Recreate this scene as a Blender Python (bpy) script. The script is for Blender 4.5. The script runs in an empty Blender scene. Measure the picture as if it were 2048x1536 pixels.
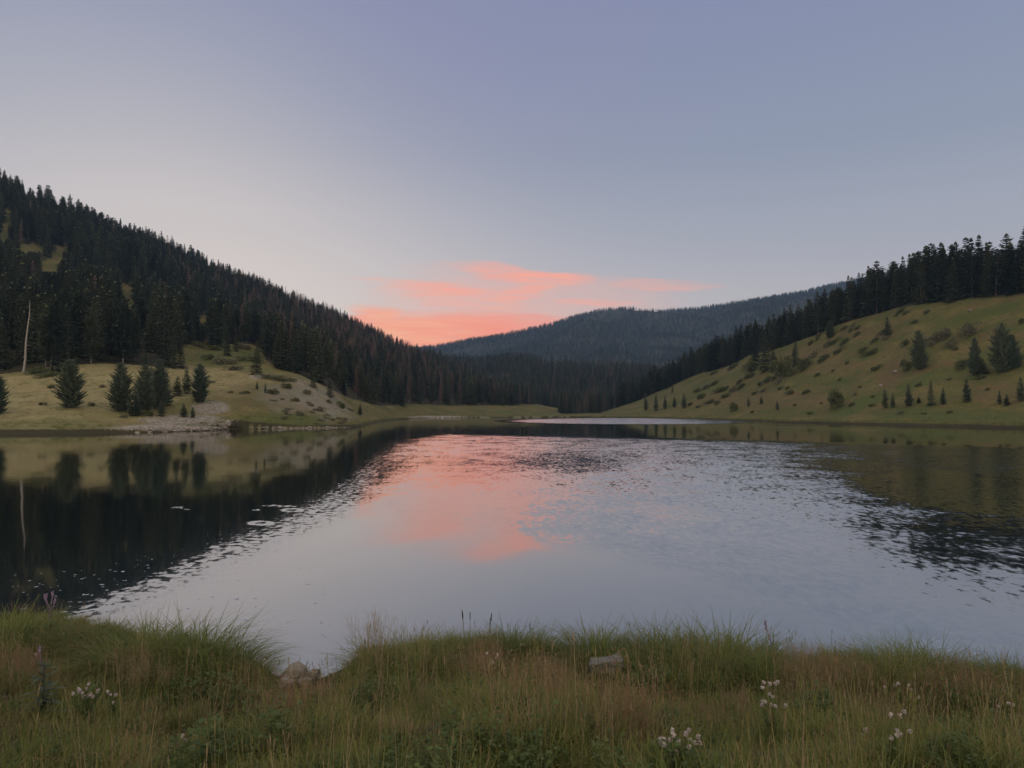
import bpy, math, random
import numpy as np
from mathutils import Vector

# ------------------------------------------------------------------ camera / world / exposure
SC = bpy.context.scene
COL = SC.collection
F = 1470.0                     # focal length in pixels of a 2048 px wide frame
HOR = 820.0                    # image row of the horizon
CAMZ = 3.0
TP = (HOR - 768.0) / F
PITCH = math.atan(TP)
cam_d = bpy.data.cameras.new("camera")
cam_d.sensor_width = 36.0
cam_d.lens = 36.0 * F / 2048.0
cam_d.clip_start = 0.05
cam_d.clip_end = 20000
cam = bpy.data.objects.new("camera", cam_d)
cam.location = (0, 0, CAMZ)
cam.rotation_euler = (math.radians(90) + PITCH, 0, 0)
COL.objects.link(cam)
SC.camera = cam
vs = SC.view_settings
vs.view_transform = 'Standard'; vs.look = 'None'; vs.exposure = 0.0; vs.gamma = 1.0
vs.use_curve_mapping = False
SC.cycles.use_denoising = True
SC.cycles.max_bounces = 6
SC.cycles.diffuse_bounces = 2
SC.cycles.glossy_bounces = 3
SC.cycles.transmission_bounces = 2
SC.cycles.volume_bounces = 0
SC.cycles.transparent_max_bounces = 12
SC.cycles.sample_clamp_indirect = 4.0


def lin(c):
    return tuple(((x / 255.0) / 12.92 if x / 255.0 <= 0.04045 else ((x / 255.0 + 0.055) / 1.055) ** 2.4) for x in c) + (1.0,)


class NT:
    """small helper that writes node expressions"""
    def __init__(s, tree):
        s.t = tree; s.n = tree.nodes; s.l = tree.links

    def new(s, typ, **kw):
        n = s.n.new(typ)
        for k, v in kw.items():
            setattr(n, k, v)
        return n

    def put(s, sock, v):
        if isinstance(v, bpy.types.NodeSocket):
            s.l.new(v, sock)
        else:
            sock.default_value = v

    def m(s, op, a, b=None, c=None, clamp=False):
        n = s.new('ShaderNodeMath', operation=op, use_clamp=clamp)
        s.put(n.inputs[0], a)
        if b is not None: s.put(n.inputs[1], b)
        if c is not None: s.put(n.inputs[2], c)
        return n.outputs[0]

    def vm(s, op, a, b=None):
        n = s.new('ShaderNodeVectorMath', operation=op)
        s.put(n.inputs[0], a)
        if b is not None: s.put(n.inputs[1], b)
        return n.outputs['Value'] if op in ('LENGTH', 'DOT_PRODUCT') else n.outputs[0]

    def ss(s, x, lo, hi, a=0.0, b=1.0):
        n = s.new('ShaderNodeMapRange', interpolation_type='SMOOTHSTEP')
        s.put(n.inputs[0], x); n.inputs[1].default_value = lo; n.inputs[2].default_value = hi
        n.inputs[3].default_value = a; n.inputs[4].default_value = b
        return n.outputs[0]

    def xyz(s, x, y, z):
        n = s.new('ShaderNodeCombineXYZ')
        for i, v in enumerate((x, y, z)): s.put(n.inputs[i], v)
        return n.outputs[0]

    def sep(s, v):
        n = s.new('ShaderNodeSeparateXYZ'); s.put(n.inputs[0], v)
        return n.outputs[0], n.outputs[1], n.outputs[2]

    def mix(s, f, a, b, blend='MIX'):
        n = s.new('ShaderNodeMix', data_type='RGBA', blend_type=blend)
        s.put(n.inputs[0], f); s.put(n.inputs[6], a); s.put(n.inputs[7], b)
        return n.outputs[2]

    def noise(s, vec, scale, detail=3.0, rough=0.5, out='Fac'):
        n = s.new('ShaderNodeTexNoise')
        s.put(n.inputs['Vector'], vec); n.inputs['Scale'].default_value = scale
        n.inputs['Detail'].default_value = detail; n.inputs['Roughness'].default_value = rough
        return n.outputs[out]

    def ramp(s, x, stops, interp='LINEAR'):
        n = s.new('ShaderNodeValToRGB'); s.put(n.inputs[0], x)
        r = n.color_ramp; r.interpolation = interp
        while len(r.elements) < len(stops): r.elements.new(0.5)
        for e, (p, c) in zip(r.elements, stops):
            e.position = p; e.color = c if len(c) == 4 else tuple(c) + (1,)
        return n.outputs[0]


# ---- dusk sky: physical twilight sky plus afterglow and thin lit cloud, all by direction
W = bpy.data.worlds.new("World"); SC.world = W
W.use_nodes = True
W.node_tree.nodes.clear()
w = NT(W.node_tree)
D = w.vm('NORMALIZE', w.new('ShaderNodeTexCoord').outputs['Generated'])
dx, dy, dz = w.sep(D)
elev = w.m('MULTIPLY', w.m('ARCSINE', dz), 180 / math.pi)
azim = w.m('MULTIPLY', w.m('ARCTAN2', dx, dy), 180 / math.pi)
e01 = w.m('DIVIDE', w.m('MAXIMUM', elev, 0.0), 90.0)
base = w.ramp(e01, [(0.0, lin((194, 184, 184))), (7 / 90, lin((186, 185, 193))), (11 / 90, lin((168, 171, 187))),
                    (15 / 90, lin((150, 158, 179))), (19 / 90, lin((135, 146, 172))), (29 / 90, lin((124, 133, 170))), (1.0, lin((120, 128, 162)))])
gl_a = w.m('DIVIDE', w.m('ADD', azim, 24.0), 22.0)
gl_e = w.m('DIVIDE', w.m('SUBTRACT', elev, 4.0), 17.0)
glow = w.m('EXPONENT', w.m('MULTIPLY', w.m('ADD', w.m('MULTIPLY', gl_a, gl_a), w.m('MULTIPLY', gl_e, gl_e)), -1.0))
skyc = w.mix(w.m('MULTIPLY', glow, 1.0), base, lin((222, 214, 212)))
# violet belt high in the middle
vi_a = w.m('DIVIDE', w.m('ADD', azim, 3.0), 16.0)
violet = w.m('MULTIPLY', w.m('EXPONENT', w.m('MULTIPLY', w.m('MULTIPLY', vi_a, vi_a), -1.0)), w.ss(elev, 10, 26))
skyc = w.mix(w.m('MULTIPLY', violet, 0.45), skyc, lin((128, 131, 172)))
# brighter warm sky added behind the viewer and overhead to fill the foreground
back = w.m('MAXIMUM', w.ss(dy, 0.15, -0.45), w.ss(elev, 38, 75))
skyc = w.mix(back, skyc, (0.92, 0.82, 0.72, 1))
# thin cloud streaks lit from below
yy = w.m('MAXIMUM', dy, 0.05)
P = w.m('DIVIDE', dx, yy); Q = w.m('DIVIDE', dz, yy)
pq = w.xyz(w.m('MULTIPLY', P, 2.2), w.m('MULTIPLY', Q, 14.0), 0.37)
nz = w.noise(pq, 2.3, 5.0, 0.55, 'Color')
nx_, ny_, nz_ = w.sep(nz)
Pw = w.m('ADD', P, w.m('MULTIPLY', w.m('SUBTRACT', nx_, 0.5), 0.22))
Qw = w.m('ADD', Q, w.m('MULTIPLY', w.m('SUBTRACT', ny_, 0.5), 0.034))
fine = w.noise(w.xyz(w.m('MULTIPLY', P, 5.0), w.m('MULTIPLY', Q, 46.0), 1.7), 3.0, 5.0, 0.6)


def streak(px, py, rx, ry, slope=0.0, inner=0.0):
    a = w.m('SUBTRACT', Pw, (px - 1024) / F)
    b = w.m('SUBTRACT', w.m('SUBTRACT', Qw, (HOR - py) / F), w.m('MULTIPLY', a, -slope))
    a2 = w.m('DIVIDE', a, rx / F); b2 = w.m('DIVIDE', b, ry / F)
    q = w.m('ADD', w.m('MULTIPLY', a2, a2), w.m('MULTIPLY', b2, b2))
    return w.ss(q, 1.0, inner)


def total(lst):
    o = None
    for st, k in lst:
        v = w.m('MULTIPLY', st, k)
        o = v if o is None else w.m('MAXIMUM', o, v)
    return o


front = w.ss(dy, 0.1, 0.3)
veil = total([(streak(1000, 600, 330, 85, 0.03, 0.0), 0.48), (streak(1110, 585, 300, 50, 0.05, 0.0), 0.38)])
wisps = total([(streak(850, 576, 180, 25, 0.10), 0.92), (streak(1055, 549, 150, 23, 0.10), 1.0), (streak(1035, 588, 80, 36, 0.0, 0.0), 0.75),
               (streak(1320, 570, 110, 11, 0.05, 0.0), 0.46), (streak(1215, 601, 80, 10, 0.0), 0.5), (streak(940, 612, 170, 12, 0.1, 0.0), 0.45)])
bank = total([(streak(880, 664, 270, 46, -0.02, 0.25), 1.0), (streak(760, 640, 120, 34, 0.10, 0.1), 0.95)])
fine2 = w.noise(w.xyz(w.m('MULTIPLY', P, 9.0), w.m('ADD', w.m('MULTIPLY', Q, 130.0), w.m('MULTIPLY', P, 9.0)), 4.2), 2.2, 6.0, 0.62)
brk = w.m('MULTIPLY', w.ss(fine, 0.28, 0.62, 0.50, 1.0), w.ss(fine2, 0.25, 0.60, 0.62, 1.0))
bank = w.m('MULTIPLY', bank, w.m('MULTIPLY', w.ss(fine, 0.15, 0.5, 0.85, 1.0), w.ss(fine2, 0.22, 0.55, 0.84, 1.0)))
peach = w.mix(w.ss(P, -0.22, 0.12), lin((255, 180, 138)), lin((249, 142, 118)))
c1 = w.mix(w.m('MULTIPLY', w.m('MULTIPLY', veil, front), w.ss(fine, 0.2, 0.6, 0.7, 1.0)), skyc, lin((247, 176, 156)))
c2 = w.mix(w.m('MULTIPLY', w.m('MULTIPLY', wisps, brk), front), c1, lin((255, 168, 142)))
bankc = w.mix(w.ss(fine, 0.3, 0.65, 0.0, 0.55), peach, lin((246, 140, 120)))
c3 = w.mix(w.m('MULTIPLY', bank, front), c2, bankc)
airl = w.m('MINIMUM', 3600.0, w.m('DIVIDE', 897.0, w.m('MAXIMUM', dz, 0.02)))
tau = w.m('MULTIPLY', airl, 0.00015)
c3 = w.vm('MULTIPLY', c3, w.vm('ADD', (1, 1, 1), w.vm('MULTIPLY', w.xyz(tau, tau, tau), (.80, .62, .42))))
c3 = w.vm('MULTIPLY', c3, (1.0, .985, .945))
sky = w.new('ShaderNodeTexSky', sky_type='NISHITA', sun_disc=False)
sky.sun_elevation = math.radians(0.5); sky.sun_rotation = math.radians(-35); sky.altitude = 2000
bg1 = w.new('ShaderNodeBackground'); w.put(bg1.inputs[0], c3); bg1.inputs[1].default_value = 1.0
bg2 = w.new('ShaderNodeBackground'); w.put(bg2.inputs[0], sky.outputs[0]); bg2.inputs[1].default_value = 0.015
SKY_BG = bg2
ad = w.new('ShaderNodeAddShader'); w.l.new(bg1.outputs[0], ad.inputs[0]); w.l.new(bg2.outputs[0], ad.inputs[1])
wo = w.new('ShaderNodeOutputWorld'); w.l.new(ad.outputs[0], wo.inputs[0])
W.cycles.sampling_method = 'MANUAL'; W.cycles.sample_map_resolution = 512


# ------------------------------------------------------------------ helpers
def ray(px, py):
    """direction (X/Y, Z/Y) of a picture point"""
    v = (768.0 - np.asarray(py, float)) / F
    den = 1 - v * TP
    q = (v + TP) / den
    p = ((np.asarray(px, float) - 1024.0) / F) / (math.cos(PITCH) * den)
    return p, q


def to_px(x, y, z):
    c, s = math.cos(PITCH), math.sin(PITCH)
    dep = y * c + (z - CAMZ) * s
    up = -y * s + (z - CAMZ) * c
    return 1024 + F * x / dep, 768 - F * up / dep


def smooth(t):
    t = np.clip(t, 0, 1)
    return t * t * (3 - 2 * t)


def vnoise(x, y, seed=0):
    x = np.asarray(x, float); y = np.asarray(y, float)
    xi = np.floor(x).astype(np.int64); yi = np.floor(y).astype(np.int64)
    fx = smooth(x - xi); fy = smooth(y - yi)

    def h(a, b):
        v = (a * 374761393 + b * 668265263 + seed * 1274126177) & 0xFFFFFFFF
        v = ((v ^ (v >> 13)) * 1274126177) & 0xFFFFFFFF
        v = v ^ (v >> 16)
        return (v & 0xFFFF) / 65535.0
    return (h(xi, yi) * (1 - fx) + h(xi + 1, yi) * fx) * (1 - fy) + (h(xi, yi + 1) * (1 - fx) + h(xi + 1, yi + 1) * fx) * fy


def fbm(x, y, o=4, seed=0):
    r = 0; a = 0.5; s = 0
    for i in range(o):
        r = r + a * vnoise(x * 2 ** i, y * 2 ** i, seed + i * 17); s += a; a *= 0.5
    return r / s


def mesh_np(name, V, faces, mats, mat_idx=None, smooth_sh=False):
    me = bpy.data.meshes.new(name)
    V = np.asarray(V, np.float32)
    me.vertices.add(len(V)); me.vertices.foreach_set('co', V.ravel())
    if faces is not None and len(faces):
        if isinstance(faces, np.ndarray):
            k = faces.shape[1]; idx = faces.astype(np.int32).ravel()
            tot = np.full(len(faces), k, np.int32)
        else:
            idx = np.array([i for f in faces for i in f], np.int32)
            tot = np.array([len(f) for f in faces], np.int32)
        me.loops.add(len(idx)); me.loops.foreach_set('vertex_index', idx)
        me.polygons.add(len(tot))
        st = np.zeros(len(tot), np.int32); st[1:] = np.cumsum(tot)[:-1]
        me.polygons.foreach_set('loop_start', st)
        me.polygons.foreach_set('loop_total', tot)
        if mat_idx is not None: me.polygons.foreach_set('material_index', np.asarray(mat_idx, np.int32))
        if smooth_sh: me.polygons.foreach_set('use_smooth', np.ones(len(tot), bool))
    for m in (mats if isinstance(mats, (list, tuple)) else [mats]): me.materials.append(m)
    me.update(calc_edges=True)
    return me


def link(name, me, parent=None):
    o = bpy.data.objects.new(name, me); COL.objects.link(o)
    if parent: o.parent = parent
    return o


def tag(o, label, cat=None, group=None, kind=None):
    if label: o['label'] = label
    if cat: o['category'] = cat
    if group: o['group'] = group
    if kind: o['kind'] = kind
    return o


def empty(name, loc, rz=0.0, s=(1, 1, 1), rx=0.0, ry=0.0):
    o = bpy.data.objects.new(name, None); COL.objects.link(o)
    o.location = loc; o.rotation_euler = (rx, ry, rz); o.scale = s; o.empty_display_size = 0.3
    return o


def mat(name):
    m = bpy.data.materials.new(name); m.use_nodes = True
    m.node_tree.nodes.clear()
    n = NT(m.node_tree)
    out = n.new('ShaderNodeOutputMaterial')
    b = n.new('ShaderNodeBsdfPrincipled')
    b.inputs['Roughness'].default_value = 0.9
    b.inputs['Specular IOR Level'].default_value = 0.15
    n.l.new(b.outputs[0], out.inputs['Surface'])
    return m, n, b, out


# ------------------------------------------------------------------ the valley as a height field
def D0(py): return CAMZ * F / (np.asarray(py, float) - HOR)


SHORE = np.array([(-1400, 60), (-400, 84), (0, 92), (150, 94), (230, 97), (300, 98), (400, 105), (460, 114), (560, 118), (640, 122), (700, 126), (722, 136),
                  (745, 172), (770, 205), (800, 235), (850, 272), (950, 286), (1100, 292), (1220, 285), (1300, 270), (1400, 236), (1500, 198),
                  (1570, 177), (1700, 153), (1830, 138), (2048, 119), (2600, 95), (3400, 75)], float)


def zc(px, d, py): return CAMZ + d * float(ray(px, py)[1])


def cols(tab):
    r = []
    for px, pts in tab:
        q = []
        for d, v in pts:
            q.append((d, v[0] if isinstance(v, tuple) else zc(px, d, v)))
        r.append((px, q))
    return r


LEFT = cols([
    (-1400, [(60, (.3,)), (72, (4,)), (100, (22,)), (200, (80,)), (330, (135,)), (500, (120,))]),
    (-400, [(84, (.3,)), (102, (4,)), (130, (12,)), (250, (62,)), (390, (150,)), (600, (130,))]),
    (0, [(92, (.3,)), (112, 803), (142, 745), (270, 560), (420, 375), (600, (112,))]),
    (150, [(94, (.3,)), (113, 808), (140, 733), (290, 578), (460, 438), (650, (100,))]),
    (300, [(99, (.3,)), (118, 815), (150, 735), (310, 605), (520, 500), (720, (90,))]),
    (400, [(106, (.3,)), (125, 806), (165, 737), (330, 625), (560, 548), (760, (80,))]),
    (500, [(114, (.3,)), (130, 795), (170, 737), (340, 652), (600, 581), (800, (70,))]),
    (600, [(119, (.3,)), (133, 808), (160, 762), (340, 692), (640, 619), (840, (60,))]),
    (660, [(124, (.3,)), (134, 826), (156, 792), (330, 715), (660, 641), (840, (56,))]),
    (705, [(128, (.3,)), (136, 838), (205, 809), (390, 722), (680, 660), (900, (50,))]),
    (735, [(158, (.3,)), (182, (.9,)), (235, 814), (420, 738), (690, 671), (900, (48,))]),
    (800, [(235, (.3,)), (260, (.9,)), (292, 819), (450, 752), (710, 699), (900, (40,))]),
    (870, [(280, (.3,)), (302, (.9,)), (335, 815), (480, 772), (700, 718), (900, (30,))]),
    (950, [(286, (.3,)), (325, (.9,)), (370, 814), (500, 790), (640, 762), (850, (18,))]),
    (1020, [(288, (.3,)), (335, (.9,)), (400, 814), (500, 806), (590, 797), (800, (8,))]),
    (1080, [(288, (.2,)), (340, (.6,)), (430, 816), (480, 815), (560, 815), (700, (3,))]),
    (1160, [(288, (-1,)), (340, (-1,)), (430, (-1,)), (480, (-1,)), (560, (-1,)), (700, (-1,))]),
])
RIGHT = cols([
    (1180, [(285, (-1,)), (300, (-1,)), (400, (-1,)), (440, (-1,)), (500, (-1,)), (700, (-1,))]),
    (1255, [(278, (.1,)), (300, (.5,)), (395, 813), (440, 808), (500, (7,)), (700, (10,))]),
    (1330, [(262, (.3,)), (285, (.9,)), (350, 798), (410, 778), (470, (16,)), (700, (20,))]),
    (1400, [(236, (.3,)), (258, 822), (310, 787), (380, 747), (430, (24,)), (650, (30,))]),
    (1500, [(198, (.3,)), (217, 826), (260, 781), (320, 710), (370, (29,)), (600, (40,))]),
    (1570, [(177, (.3,)), (195, 827), (230, 780), (290, 691), (340, (31,)), (600, (45,))]),
    (1700, [(153, (.3,)), (170, 827), (205, 762), (255, 641), (310, (40,)), (520, (60,))]),
    (1830, [(138, (.3,)), (155, 824), (185, 742), (225, 607), (290, (45,)), (500, (68,))]),
    (2048, [(119, (.3,)), (135, 822), (160, 732), (190, 582), (260, (44,)), (480, (80,))]),
    (2600, [(95, (.3,)), (110, (3,)), (130, (15,)), (165, (40,)), (230, (50,)), (450, (80,))]),
    (3400, [(75, (.3,)), (88, (3,)), (105, (15,)), (140, (40,)), (230, (55,)), (450, (80,))]),
])
RIDGE = cols([
    (500, [(480, (0,)), (600, (4,)), (800, (30,)), (1000, (60,)), (1180, (45,))]),
    (850, [(480, (0,)), (600, 806), (800, 762), (1000, 726), (1180, (45,))]),
    (1000, [(480, (0,)), (600, 806), (800, 762), (1000, 728), (1180, (45,))]),
    (1120, [(480, (0,)), (600, 806), (800, 766), (1000, 731), (1180, (45,))]),
    (1240, [(480, (0,)), (600, 806), (800, 766), (1000, 734), (1180, (45,))]),
    (1330, [(480, (0,)), (600, 808), (800, 775), (1000, 752), (1180, (35,))]),
    (1450, [(480, (0,)), (600, 810), (800, 790), (1000, 775), (1180, (25,))]),
    (1700, [(480, (0,)), (600, 812), (800, 800), (1000, 790), (1180, (15,))]),
])
FARC = [(-200, 700), (500, 712), (780, 705), (870, 695), (960, 678), (1030, 667), (1100, 651), (1150, 633), (1200, 620), (1250, 619), (1320, 622), (1400, 617),
        (1500, 602), (1600, 585), (1700, 564), (1800, 540), (1870, 523), (2048, 500), (2600, 480)]
FAR = cols([(px, [(1150, (5,)), (1500, (zc(px, 1500, py) * 0.52,)), (2000, (zc(px, 2000, py) * 0.86,)), (2500, py), (3400, (zc(px, 2500, py) * .8,))]) for px, py in FARC])


def comp(tab, px, dd, lo=-9.0):
    """columns px (n) by ring distances dd (m) -> heights n x m"""
    xs = [c[0] for c in tab]
    out = np.full((len(px), len(dd)), lo)
    for i, p in enumerate(px):
        if p < xs[0] or p > xs[-1]: continue
        k = min(max(int(np.searchsorted(xs, p)) - 1, 0), len(xs) - 2)
        t = (p - xs[k]) / (xs[k + 1] - xs[k])
        A = np.array(tab[k][1]); B = np.array(tab[k + 1][1])
        C = A * (1 - t) + B * t
        z = np.interp(dd, C[:, 0], C[:, 1], left=lo, right=C[-1, 1])
        out[i] = z
    return out


def blur(a, n, axis):
    k = np.hanning(n + 2)[1:-1]; k /= k.sum()
    pad = [(0, 0), (0, 0)]; pad[axis] = (n // 2, n // 2)
    b = np.pad(a, pad, mode='edge')
    return np.apply_along_axis(lambda v: np.convolve(v, k, 'valid'), axis, b)


def heights(px, dd):
    sh = np.interp(px, SHORE[:, 0], SHORE[:, 1])
    X = ((px - 1024) / F)[:, None] * dd[None, :]
    Y = np.broadcast_to(dd[None, :], X.shape)
    # wobble of the waterline
    sh2 = sh[:, None] + (fbm(X / 9.0, Y / 9.0, 3, 5) - 0.5) * np.minimum(sh * 0.03, 4.0)[:, None]
    s = Y - sh2
    base = np.where(s < 0, np.maximum(-1.6, s * 0.35), 0.55 * smooth(s / 1.0) + 0.0045 * np.maximum(s, 0))
    H = np.stack([base, blur(comp(LEFT, px, dd), 7, 1), blur(comp(RIGHT, px, dd), 7, 1), blur(comp(RIDGE, px, dd), 9, 1), blur(comp(FAR, px, dd), 9, 1)])
    H = np.stack([base] + [blur(h, 9, 0) for h in H[1:]])
    nl = (fbm(X / 14, Y / 14, 4, 11) - .5)
    H[1] += nl * 1.6 * smooth(s / 25) + (fbm(X / 70, Y / 70, 3, 21) - .5) * 14 * smooth((s - 60) / 150)
    H[2] += (fbm(X / 26, Y / 26, 4, 31) - .5) * 2.4 * smooth(s / 25)
    H[3] += (fbm(X / 120, Y / 120, 4, 41) - .5) * 22 * smooth((Y - 520) / 200)
    spur = np.abs(fbm(X / 420, Y / 700, 4, 53) - .5) * 2
    H[4] += (spur - .35) * 120 * smooth((Y - 1200) / 350) * smooth((2480 - Y) / 500) + (fbm(X / 90, Y / 90, 3, 51) - .5) * 8
    for k in range(1, 5):
        H[k] = np.where(s < 0.5, -9, H[k])
    cid = H.argmax(0)
    Z = H.max(0)
    Z = Z + np.where(s > 0, (fbm(X / 2.2, Y / 2.2, 3, 61) - .5) * .22 * smooth(s / 4), 0)
    return X, Y, Z, cid, s


pxc = np.concatenate([np.linspace(-1400, -110, 60, endpoint=False), np.linspace(-110, 2160, 760), np.linspace(2165, 3400, 55)])
ddc = np.concatenate([np.geomspace(26, 84, 20, endpoint=False), np.geomspace(84, 330, 330, endpoint=False), np.geomspace(330, 3400, 260)])
GX, GY, GZ, GC, GS = heights(pxc, ddc)
GPX, GPY = to_px(GX, GY, GZ)


def gz(x, y):
    """terrain height at world points (bilinear in the ring grid)"""
    x = np.atleast_1d(np.asarray(x, float)); y = np.atleast_1d(np.asarray(y, float))
    p = 1024 + F * x / y
    i = np.clip(np.searchsorted(pxc, p) - 1, 0, len(pxc) - 2); j = np.clip(np.searchsorted(ddc, y) - 1, 0, len(ddc) - 2)
    a = np.clip((p - pxc[i]) / (pxc[i + 1] - pxc[i]), 0, 1); b = np.clip((y - ddc[j]) / (ddc[j + 1] - ddc[j]), 0, 1)
    return (GZ[i, j] * (1 - a) + GZ[i + 1, j] * a) * (1 - b) + (GZ[i, j + 1] * (1 - a) + GZ[i + 1, j + 1] * a) * b


def gs(x, y):
    p = 1024 + F * x / y
    return y - np.interp(p, SHORE[:, 0], SHORE[:, 1])


def hit(px, py, dmin=60.0):
    """first terrain point met by the sight line through a picture point"""
    p, q = ray(px, py)
    d = np.geomspace(dmin, 3300, 5000)
    z = gz(p * d, d)
    below = (CAMZ + q * d) <= z
    k = int(np.argmax(below)) if below.any() else len(d) - 1
    return float(p * d[k]), float(d[k]), float(z[k])


# surface cover: r gravel, g lush green, b red earth, a forest floor and wet shore with undercut shade painted in
COVER = np.zeros(GX.shape + (4,))


def paint(ch, px, py, rx, ry, k, dlo=0, dhi=9999, slope=0.0):
    wob = (fbm(GX / 5.0, GY / 5.0, 3, 77) - .5) * 1.1
    q = ((GPX - px) / rx) ** 2 + ((GPY - py - slope * (GPX - px)) / ry) ** 2
    m = smooth((1.25 - q + wob) / 0.9) * k * ((GY > dlo) & (GY < dhi))
    COVER[..., ch] = np.maximum(COVER[..., ch], m)


for a in [(0, 370, 840, 90, 12, .8, 0, 160), (0, 425, 815, 38, 14, .65, 0, 160), (0, 330, 855, 130, 6, 1.0, 0, 160), (0, 450, 851, 14, 8, .7, 0, 160), (0, 640, 800, 70, 40, .42, 0, 180, .5), (0, 590, 790, 80, 40, .3, 0, 180),
          (0, 600, 856, 130, 2.0, .4, 0, 160), (0, 880, 834, 70, 2.5, 1.0, 0, 330), (0, 1000, 834, 200, 1.5, .4, 0, 330), (0, 515, 753, 18, 6, .8, 0, 200),
          (2, 480, 790, 60, 30, .45, 0, 180), (2, 600, 800, 110, 40, .35, 0, 190), (2, 1780, 748, 30, 30, .8, 0, 300, -.5), (2, 1740, 665, 70, 14, .6, 0, 300), (2, 1620, 705, 60, 16, .5, 0, 330),
          (2, 1890, 735, 70, 12, .6, 0, 300, -.25), (2, 1990, 790, 60, 25, .55, 0, 300), (2, 1560, 800, 130, 22, .5, 0, 330), (2, 1440, 800, 80, 14, .4, 0, 330), (2, 2010, 675, 60, 12, .5, 0, 300),
          (2, 1650, 730, 90, 14, .35, 0, 330),
          (1, 1850, 760, 70, 14, .9, 0, 300, -.35), (1, 1720, 810, 60, 14, .9, 0, 300, -.45), (1, 1900, 830, 160, 14, .8, 0, 300), (1, 1930, 640, 110, 14, .6, 0, 300, -.3), (1, 1960, 720, 110, 16, .7, 0, 300, -.4),
          (1, 560, 838, 110, 14, .8, 0, 160), (1, 100, 850, 160, 16, .6, 0, 140), (1, 30, 740, 80, 14, .8, 0, 200), (1, 450, 720, 80, 20, .6, 0, 260), (1, 1430, 770, 130, 12, .5, 0, 400, -.45),
          (1, 520, 742, 60, 8, .5, 0, 200), (1, 1130, 826, 200, 5, .4, 0, 400), (1, 1650, 760, 60, 12, .5, 0, 330)]:
    paint(*a)

FB = np.array([(-400, 752), (0, 748), (60, 742), (110, 732), (200, 727), (260, 729), (350, 737), (366, 712), (385, 688), (470, 690), (520, 712), (560, 738), (600, 750), (640, 768), (700, 797),
               (760, 812), (800, 810), (830, 808), (900, 811), (1000, 811), (1060, 809), (1120, 806), (1300, 806)], float)


def forest_mask(px, py, y, cid, x):
    fb = np.interp(px, FB[:, 0], FB[:, 1])
    lf = (px < 1130) & (py < fb) & (((cid == 1) & (y > 136)) | ((cid == 0) & (y > 300)))
    k = np.interp(px, [1240, 1330, 1400, 1500, 1570, 1700, 1830, 2048, 3000], [436, 408, 378, 319, 288, 253, 222, 186, 160])
    rf = (px > 1235) & (y > k + 2) & (cid == 2)
    va = (px > 1030) & (px < 1275) & (cid == 0) & (y > 405 + 25 * np.sin(px / 37.0))
    return lf | rf | va | (cid == 3) | (cid == 4)


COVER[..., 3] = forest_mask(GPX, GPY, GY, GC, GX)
CLEAR = [(15, 440, 9, 16), (8, 470, 7, 10), (60, 497, 22, 7), (125, 497, 10, 8), (100, 535, 16, 12), (112, 515, 10, 8), (252, 582, 13, 13), (262, 612, 8, 10), (405, 640, 8, 8), (440, 712, 74, 22)]
for cx, cy, rx, ry in CLEAR:
    q_ = ((GPX - cx) / rx / 1.25) ** 2 + ((GPY - cy) / ry / 1.4) ** 2
    COVER[..., 3] = np.where((GC == 1) & (q_ < 1), 0, COVER[..., 3])
COVER[..., 3] = np.maximum(COVER[..., 3], .95 * smooth((1.25 - GS) / .4) * (GS > -1.5) * (COVER[..., 0] < .3))  # dark waterline band: wet soil plus the undercut bank's shade, put into the colour


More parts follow.
